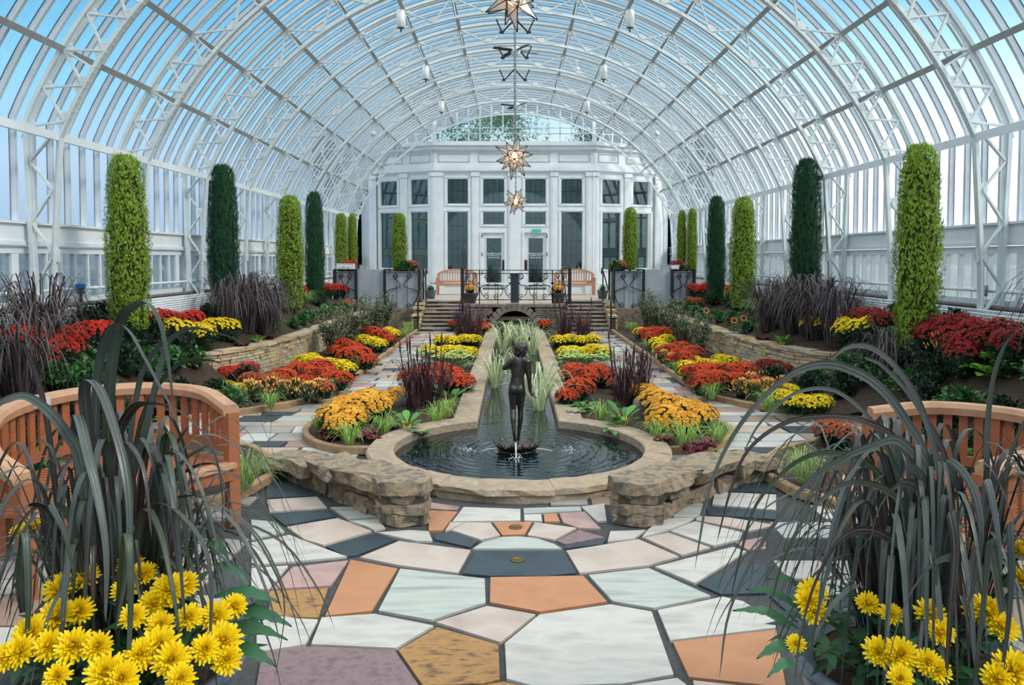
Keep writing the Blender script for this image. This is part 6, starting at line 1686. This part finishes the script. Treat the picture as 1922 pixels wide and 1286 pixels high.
# ---------------------------------------------------------------- palms and trees beyond the end wall
def palm(loc, h, n, L_, lab):
    t = thing('palm_tree', lab, 'tree', loc); random.seed(int(loc[0]*10)+50)
    b = MB(); b.tube([(0,0,0),(.03,0,h*.5),(0,0,h)], [.13,.11,.10], n=10); b.build('trunk', mat('palm_trunk', [(96,82,66),(72,62,50)], rough=.9, scale=8, stretch=(1,1,8)), t)
    b = MB()
    for k in range(n):
        a = 2*PI*k/n+random.uniform(-.2,.2); d = Vector((math.cos(a), math.sin(a), 0)); up_ = random.uniform(.2,1.0); sp_ = catmull([Vector((0,0,h)), Vector((0,0,h))+d*L_*.5+Vector((0,0,L_*.45*up_)), Vector((0,0,h))+d*L_*(.95)+Vector((0,0,L_*(.35*up_-.25)))], 14)
        for i_ in range(2, 15):
            for sg in (-1, 1):
                s__ = d.cross(Vector((0,0,1)))*sg; leaf(b, sp_[i_], s__+d*.7-Vector((0,0,.25)), L_*.38*(1-.5*abs(i_/14-.4)), .05)
    b.build('fronds', mat('palm_frond', [(40,84,44),(70,118,60),(30,62,36)], rough=.5, island=.8, transl=.2), t)
for x, y, h, n, L_, lab in ((-1.9,30.6,1.6,14,1.3,'fan of palm fronds behind the tall left window of the centre bay'),(1.95,31.0,2.6,14,1.5,'palm behind the tall right window of the centre bay'),(-4.2,32.6,2.4,12,1.5,'palm behind the left angled windows'),(4.4,32.8,2.2,12,1.5,'palm behind the right angled windows'),(.3,33.2,2.0,12,1.4,'palm deep behind the two doors')):
    palm((x, y, TZ), h, n, L_, lab)
def tree(loc, h, r, lab):
    t = thing('leafy_tree', lab, 'tree', loc); random.seed(int(loc[0]*7)+9); b = MB(); b.tube([(0,0,0),(0,0,h*.7)], [.16,.09], n=8); b.build('trunk', mat('tree_bark', [(92,80,66)], rough=.9), t)
    b = MB()
    for k in range(5000):
        a = random.uniform(0, 2*PI); ph = random.uniform(-1, 1.5); rr = r*random.uniform(.5,1)*(1+.25*math.sin(3*a+ph*4)); d = Vector((math.cos(a)*math.cos(ph), math.sin(a)*math.cos(ph), math.sin(ph))); leaf(b, Vector((0,0,h*.72))+d*rr, d+Vector((random.gauss(0,.6), random.gauss(0,.6), random.gauss(0,.6))), .2, .12)
    b.build('foliage', mat('tree_leaf', [(70,112,84),(104,146,112),(56,92,70)], rough=.6, island=.8, transl=.3), t)
for x, y, h, r, lab in ((-3.6,38,10.6,2.6,'leafy tree seen through the lunette at left'),(-.6,44,11.6,2.4,'leafy tree seen through the lunette left of the star chain'),(4.8,40,10.4,2.2,'leafy tree seen through the lunette at right')):
    tree((x, y, .1), h, r, lab)
# ================================================================ FOREGROUND POTS
random.seed(301)
LEFT_C, RIGHT_C = Vector((-1.50, 2.95, 0)), Vector((1.56, 2.95, 0))
def big_pot(c, nm):
    t = thing('glazed_pot', f'large blue-grey planter pot at the lower {nm} corner', 'plant pot', tuple(c)); h, r = .46, .43
    b = MB(); b.lathe([(r*.62,0),(r*.80,h*.3),(r*.95,h*.7),(r*.98,h*.88),(r*1.05,h*.9),(r*1.06,h),(r*.97,h),(r*.95,h*.9),(0,h*.88)], n=40); b.build('pot', mat('blue_grey_glaze', [(84,94,108),(104,116,130),(74,82,96)], rough=.35, scale=4), t)
    b = MB(); b.lathe([(r*.95,h*.89),(r*.5,h*.93),(0,h*.94)], n=24); b.build('soil', M_SOIL, t)
big_pot(LEFT_C, 'left'); big_pot(RIGHT_C, 'right')
def blades(c, n, seed, traced, sgn):
    random.seed(seed); mb = MB(); st = MB()
    base = c+Vector((0,0,.43))
    for k in range(n):
        a = random.uniform(0, 2*PI); rr = .2*math.sqrt(random.random()); b = base+Vector((math.cos(a)*rr, math.sin(a)*rr, 0)); a2 = a+random.gauss(0,.6); d = Vector((math.cos(a2), math.sin(a2)*.8, 0))
        L_ = random.uniform(.4,1.0); s_ = random.uniform(.2,.62); dr = random.uniform(.2,.72)
        pts_ = [b, b+d*s_*.16+Vector((0,0,L_*.5)), b+d*s_*.42+Vector((0,0,L_*.92)), b+d*s_*.75+Vector((0,0,L_*(.98-dr*.3))), b+d*s_*1.0+Vector((0,0,L_*(.85-dr*.7))), b+d*s_*1.12+Vector((0,0,L_*(.7-dr)))]
        if max((p.y for p in pts_)) > 4.0: continue
        mb.blade(pts_, random.uniform(.016,.036), n=18, fold=.22, tip=.6, vein=True)
    for w, pp in traced:
        q = [P(x, y, Y) for x, y, Y in pp]
        mb.blade(q, w*1.12, n=30, fold=.2, side=Vector((.9,.35,0)), tip=.42, root=.75, vein=True)
    for k in range(14):
        a = random.uniform(0, 2*PI); rr = .15*math.sqrt(random.random()); b = base+Vector((math.cos(a)*rr, math.sin(a)*rr, -.02)); st.tube(catmull([b, b+Vector((math.cos(a)*.04, math.sin(a)*.03, .25)), b+Vector((math.cos(a)*.12, math.sin(a)*.08, random.uniform(.45,.6)))], 8), [.012-.0008*i for i in range(9)], n=7)
    return mb, st
TL = [
 (.040, [(175,1180,2.82),(168,1000,2.76),(150,860,2.70),(127,816,2.68),(97,777,2.66),(65,751,2.65),(38,743,2.64),(0,757,2.62),(-40,800,2.6)]),
 (.036, [(190,1120,2.9),(150,880,2.85),(146,778,2.68),(165,850,2.50),(186,940,2.44),(200,1040,2.40),(198,1170,2.38)]),
 (.040, [(215,1080,2.9),(168,820,2.8),(160,722,2.72),(185,724,2.62),(215,800,2.52),(240,910,2.45),(242,1040,2.41),(216,1190,2.39)]),
 (.030, [(250,1080,2.9),(270,965,2.75),(310,945,2.65),(360,985,2.55),(392,1050,2.48),(397,1160,2.45),(384,1290,2.43)]),
 (.024, [(230,1060,3.0),(290,955,2.85),(350,930,2.72),(400,938,2.62),(461,984,2.55),(508,1055,2.5),(535,1140,2.48),(514,1290,2.46)]),
 (.034, [(215,1050,3.0),(215,850,2.95),(250,765,2.85),(300,757,2.78),(340,772,2.74),(372,800,2.7),(398,835,2.67),(414,890,2.65),(419,960,2.63),(408,1070,2.62)]),
 (.040, [(205,1050,3.0),(205,740,2.95),(226,605,2.85),(250,573,2.76),(278,567,2.7),(300,600,2.66),(314,660,2.64),(326,760,2.62)]),
 (.032, [(180,1050,3.0),(180,760,2.95),(196,640,2.88),(220,609,2.82),(245,622,2.78),(270,666,2.74),(296,715,2.7),(322,765,2.68),(340,815,2.66)]),
 (.020, [(225,1050,3.05),(260,720,2.95),(340,622,2.85),(410,625,2.78),(450,642,2.74),(480,672,2.7),(502,718,2.68),(510,790,2.66),(496,880,2.65)]),
 (.018, [(225,1050,3.1),(262,800,3.05),(325,690,2.95),(392,675,2.88),(430,696,2.84),(465,742,2.8),(498,810,2.78),(514,860,2.76),(503,935,2.75)]),
 (.022, [(250,1050,2.9),(262,990,2.9),(295,905,2.88),(330,835,2.86),(354,800,2.84)]), (.020, [(255,1060,2.9),(290,960,2.85),(340,870,2.8),(392,835,2.78)]),
 (.030, [(95,1120,2.85),(110,990,2.75),(60,945,2.65),(25,990,2.58),(3,1080,2.55)]), (.026, [(150,1130,2.7),(135,980,2.62),(95,945,2.55),(120,1000,2.48),(140,1080,2.45)]),
 (.030, [(45,1150,2.6),(40,1080,2.5),(48,1000,2.45),(54,1120,2.4),(48,1240,2.38)]), (.026, [(240,1090,2.8),(250,930,2.75),(235,830,2.7),(270,880,2.6),(285,1010,2.55)]),
 (.032, [(225,1180,2.6),(232,1060,2.5),(240,1000,2.42),(246,1100,2.36),(240,1290,2.33)]), (.018, [(235,1030,3.05),(330,900,2.95),(400,870,2.9),(430,920,2.86),(415,1010,2.84)]),
 (.022, [(120,1060,3.1),(90,800,3.05),(60,680,3.0),(30,640,2.95),(-10,660,2.9)]), (.026, [(200,1050,3.05),(262,850,3.0),(300,690,2.95),(318,640,2.92),(352,610,2.9)]),
]
TR = [
 (.036, [(1760,1060,3.0),(1745,880,2.95),(1690,775,2.85),(1645,722,2.78),(1600,695,2.72),(1557,683,2.66),(1509,690,2.6),(1467,715,2.55),(1413,765,2.5),(1362,840,2.46),(1328,930,2.43),(1303,1075,2.42)]),
 (.034, [(1760,1060,2.9),(1740,900,2.85),(1690,828,2.76),(1640,835,2.68),(1580,860,2.6),(1520,900,2.53),(1456,978,2.46),(1403,1066,2.42),(1365,1160,2.4),(1350,1275,2.38)]),
 (.036, [(1770,1080,2.8),(1735,940,2.7),(1695,905,2.6),(1655,942,2.5),(1634,1010,2.44),(1624,1090,2.41),(1628,1170,2.39),(1628,1290,2.38)]),
 (.028, [(1765,1080,2.8),(1745,930,2.7),(1710,875,2.62),(1692,900,2.55),(1692,965,2.5),(1706,1030,2.48)]),
 (.032, [(1850,1080,2.9),(1810,940,2.8),(1775,868,2.7),(1800,878,2.6),(1826,920,2.52),(1840,985,2.46),(1834,1060,2.43),(1818,1140,2.41)]),
 (.036, [(1800,1120,2.6),(1790,1000,2.5),(1782,960,2.42),(1792,1030,2.36),(1784,1140,2.33),(1774,1295,2.31)]),
 (.034, [(1880,1150,2.55),(1866,1060,2.46),(1856,1014,2.4),(1847,1110,2.34),(1836,1210,2.31),(1826,1300,2.3)]),
 (.032, [(1900,1120,2.6),(1896,1020,2.5),(1894,985,2.44),(1896,1120,2.36),(1876,1300,2.32)]),
 (.040, [(1840,1140,2.7),(1810,1060,2.6),(1768,1047,2.5),(1722,1090,2.42),(1686,1165,2.38),(1655,1300,2.36)]),
 (.034, [(1845,1080,3.0),(1850,900,2.95),(1852,800,2.9),(1862,715,2.84),(1882,653,2.78),(1910,620,2.72),(1960,608,2.66)]),
 (.028, [(1870,1060,2.8),(1884,915,2.75),(1896,850,2.7),(1925,785,2.65),(1960,740,2.6)]),
 (.030, [(1770,1060,3.0),(1762,890,2.95),(1730,770,2.9),(1690,700,2.86),(1640,655,2.82),(1590,652,2.78),(1545,690,2.74)]),
 (.022, [(1760,1050,3.0),(1700,850,2.9),(1620,790,2.82),(1530,782,2.74),(1460,800,2.68),(1400,850,2.62),(1368,930,2.6),(1345,1020,2.58)]),
 (.026, [(1755,1060,2.9),(1690,940,2.8),(1600,905,2.7),(1520,960,2.6),(1470,1050,2.54),(1440,1160,2.5)]),
 (.022, [(1750,1050,2.95),(1640,880,2.8),(1560,850,2.72),(1490,870,2.65),(1420,945,2.58),(1390,1040,2.54),(1370,1130,2.52)]),
 (.030, [(1765,1080,2.8),(1650,1000,2.65),(1580,1010,2.56),(1530,1090,2.48),(1500,1200,2.44),(1490,1300,2.42)]),
 (.026, [(1850,1050,2.9),(1870,960,2.8),(1900,890,2.7),(1960,905,2.6)]), (.018, [(1740,1040,3.1),(1660,830,3.0),(1580,740,2.95),(1500,735,2.9),(1430,790,2.86),(1395,850,2.84)]),
 (.026, [(1790,1060,3.05),(1780,880,3.0),(1720,760,2.95),(1660,690,2.92),(1620,670,2.9)]), (.028, [(1810,1090,2.7),(1838,1000,2.6),(1850,900,2.52),(1870,980,2.45),(1880,1080,2.42)]),
]
for c, tr, nm, sd, sg in ((LEFT_C, TL, 'left', 311, -1), (RIGHT_C, TR, 'right', 312, 1)):
    mb, st = blades(c, 150, sd, tr, sg)
    t = thing('fountain_grass', f'huge arching dark purple-green grass in the pot at the lower {nm} corner', 'grass', tuple(c))
    me = mb.mesh('leaves', [M_PURPLE, mat('grass_midrib', [(80,76,70),(98,106,92),(70,60,58)], rough=.45, island=.7, scale=3)]); o = link('leaves', me, t); o.location = -c
    o = link('stems', st.mesh('stems', mat('grass_stem', [(84,92,52),(96,60,54),(70,74,50)], rough=.5, island=.7, scale=4)), t); o.location = -c
# big yellow chrysanthemums with separate heads
def head_mesh(seed, r=.058):
    random.seed(seed); mb = MB()
    for n, rr, el, w in ((18,r,-.05,.27),(18,r*.98,.22,.26),(17,r*.92,.46,.25),(15,r*.82,.70,.24),(13,r*.70,.94,.24),(10,r*.58,1.16,.24),(7,r*.48,1.36,.24),(4,r*.42,1.5,.24)):
        a0 = random.uniform(0, 6)
        for k in range(n):
            a = a0+2*PI*k/n+random.uniform(-.1,.1); e = el+random.uniform(-.12,.12); L_ = rr*random.uniform(.88,1.1); d = Vector((math.cos(a)*math.cos(e), math.sin(a)*math.cos(e), math.sin(e))); s_ = Vector((-math.sin(a), math.cos(a), 0)); n_ = s_.cross(d)*-1
            b = Vector((0,0,.004+el*.006)); m_ = b+d*L_*.6; tp = b+d*L_+n_*L_*.10; ww = r*w*.5
            mb.add([b-s_*ww*.4, b+s_*ww*.4, m_-s_*ww+n_*ww*.5, m_-n_*.001, m_+s_*ww+n_*ww*.5, tp-s_*ww*.35, tp+s_*ww*.35], [(0,1,3),(0,3,2),(1,4,3),(2,3,5),(3,4,6),(3,6,5)], 0, True)
    mb.lathe([(r*.25,-.008),(r*.3,.004),(0,.012)], n=8)
    return mb.mesh('flower_head', mat('big_petal_yellow', [(246,206,0),(255,228,20),(238,192,0)], rough=.55, island=.8, transl=.2))
HEADS = [head_mesh(400+i) for i in range(4)]
def big_mum(c, spots, nm, sd):
    random.seed(sd); t = thing('chrysanthemum', f'large yellow chrysanthemum flowering in the pot at the lower {nm} corner', 'flower', tuple(c+Vector((0,0,.42))))
    st, lf = MB(), MB(); root = c+Vector((0,0,.42))
    for i, (px, py, Y, s_) in enumerate(spots):
        p = P(px, py, Y)-root; n = Vector((p.x*.6, p.y*.9-.25, .75)).normalized()
        o = link('flower_head', HEADS[i % 4], t); o.location = p; o.rotation_euler = n.to_track_quat('Z','Y').to_euler(); o.rotation_euler.rotate_axis('Z', i*1.1); o.scale = (s_,)*3
        b = Vector((p.x*.35+random.uniform(-.05,.05), p.y*.35, .0)); pth = catmull([b, (b+p)*.5+Vector((0,0,.03)), p-n*.008], 6); st.tube(pth, .005, n=5)
        for q in range(6):
            d = Vector((random.gauss(0,1), random.gauss(0,1), random.gauss(.1,.4))); leaf(lf, pth[random.randrange(1,6)], d, random.uniform(.07,.11), random.uniform(.035,.055))
    for k in range(150):
        a = random.uniform(0, 2*PI); r_ = random.uniform(.1,.46); leaf(lf, Vector((math.cos(a)*r_, math.sin(a)*r_, random.uniform(.0,.20)*(1.2-r_))), Vector((math.cos(a), math.sin(a), random.uniform(-.3,.6))), random.uniform(.08,.13), random.uniform(.04,.06))
    st.build('stems', M_STEM, t); lf.build('leaves', mat('big_mum_leaf', [(26,64,36),(44,92,50),(34,76,44)], rough=.5, island=.8, transl=.12), t, kind='stuff')
big_mum(LEFT_C, [(115,1108,2.62,1.),(165,1085,2.68,.8),(108,1160,2.5,1.05),(60,1190,2.42,1.),(140,1215,2.36,1.),(95,1215,2.36,.9),(40,1225,2.34,.9),(200,1265,2.28,1.05),(230,1275,2.27,.9),(318,1110,2.62,1.1),(345,1100,2.66,.9),(290,1135,2.58,.9),(270,1080,2.75,.85),(245,1065,2.8,.9),(300,1215,2.4,1.15),(322,1240,2.36,1.),(265,1230,2.36,.9),(405,1160,2.6,1.),(440,1140,2.66,.8),(418,1205,2.48,1.1),(385,1220,2.42,.85),(425,1240,2.44,.9),(150,1150,2.55,.9),(235,1110,2.65,.8),(355,1160,2.55,.8),(250,1160,2.5,.8),(185,1215,2.36,.85),(300,1175,2.5,.8),(255,1020,2.95,.8),(60,990,2.98,.75),(35,1000,2.98,.6),(15,1235,2.33,.8),(110,1270,2.27,.7),(340,1275,2.3,.8),(245,1040,2.92,.7)], 'left', 501)
big_mum(RIGHT_C, [(1525,1115,2.75,.95),(1530,1150,2.7,.9),(1495,1210,2.6,.6),(1630,1135,2.66,.75),(1672,1155,2.6,.7),(1745,1155,2.56,.9),(1765,1190,2.5,.8),(1650,1225,2.42,.9),(1690,1230,2.4,.95),(1740,1245,2.36,.75),(1760,1260,2.34,.7),(1850,1150,2.6,1.),(1880,1180,2.55,.9),(1900,1260,2.35,1.15),(1870,1275,2.33,.9),(1915,1040,2.9,1.),(1918,1090,2.8,.9),(1830,1150,2.62,.8),(1690,1275,2.3,.7),(1520,1130,2.72,.9)], 'right', 502)
# serrated dark leaves hanging over the pot rims
def rim_leaves(c, spots, nm):
    t = thing('toothed_leaf_plant', f'dark toothed leaves hanging over the rim of the {nm} foreground pot', 'plant', tuple(c+Vector((0,0,.42)))); mb = MB(); root = c+Vector((0,0,.42))
    for (x0, y0, Y0, x1, y1, Y1, w) in spots:
        a, b = P(x0, y0, Y0)-root, P(x1, y1, Y1)-root; m_ = (a+b)/2+Vector((0,-.01,.035)); pth = catmull([a, m_, b], 12); vs, fs = [], []; side = (b-a).cross(Vector((0,-.6,.8))).normalized()
        for i_, p in enumerate(pth):
            u = i_/12; ww = w*math.sin(PI*min(1, u*.92+.08))*(1.12 if i_ % 2 else .80)*.38; vs += [p-side*ww, p+Vector((0,0,-.006)), p+side*ww]
        for i_ in range(12): q = i_*3; fs += [(q,q+1,q+4,q+3),(q+1,q+2,q+5,q+4)]
        mb.add(vs, fs, 0, True)
    mb.build('leaves', mat('toothed_leaf', [(40,84,56),(62,110,74),(34,70,48)], rough=.5, island=.8, scale=9, transl=.1), t)
rim_leaves(LEFT_C, [(400,1120,2.8,525,1130,2.72,.06),(420,1150,2.78,548,1175,2.7,.07),(400,1180,2.75,540,1200,2.66,.06),(420,1220,2.7,518,1250,2.6,.07),(400,1060,2.9,470,1100,2.86,.06),(390,1020,2.95,430,1050,2.95,.06)], 'left')
rim_leaves(RIGHT_C, [(1500,1180,2.8,1375,1145,2.78,.05),(1510,1150,2.85,1400,1105,2.85,.05),(1500,1220,2.7,1420,1235,2.62,.06),(1520,1120,2.9,1440,1085,2.9,.04),(1500,1250,2.6,1440,1270,2.55,.05)], 'right')
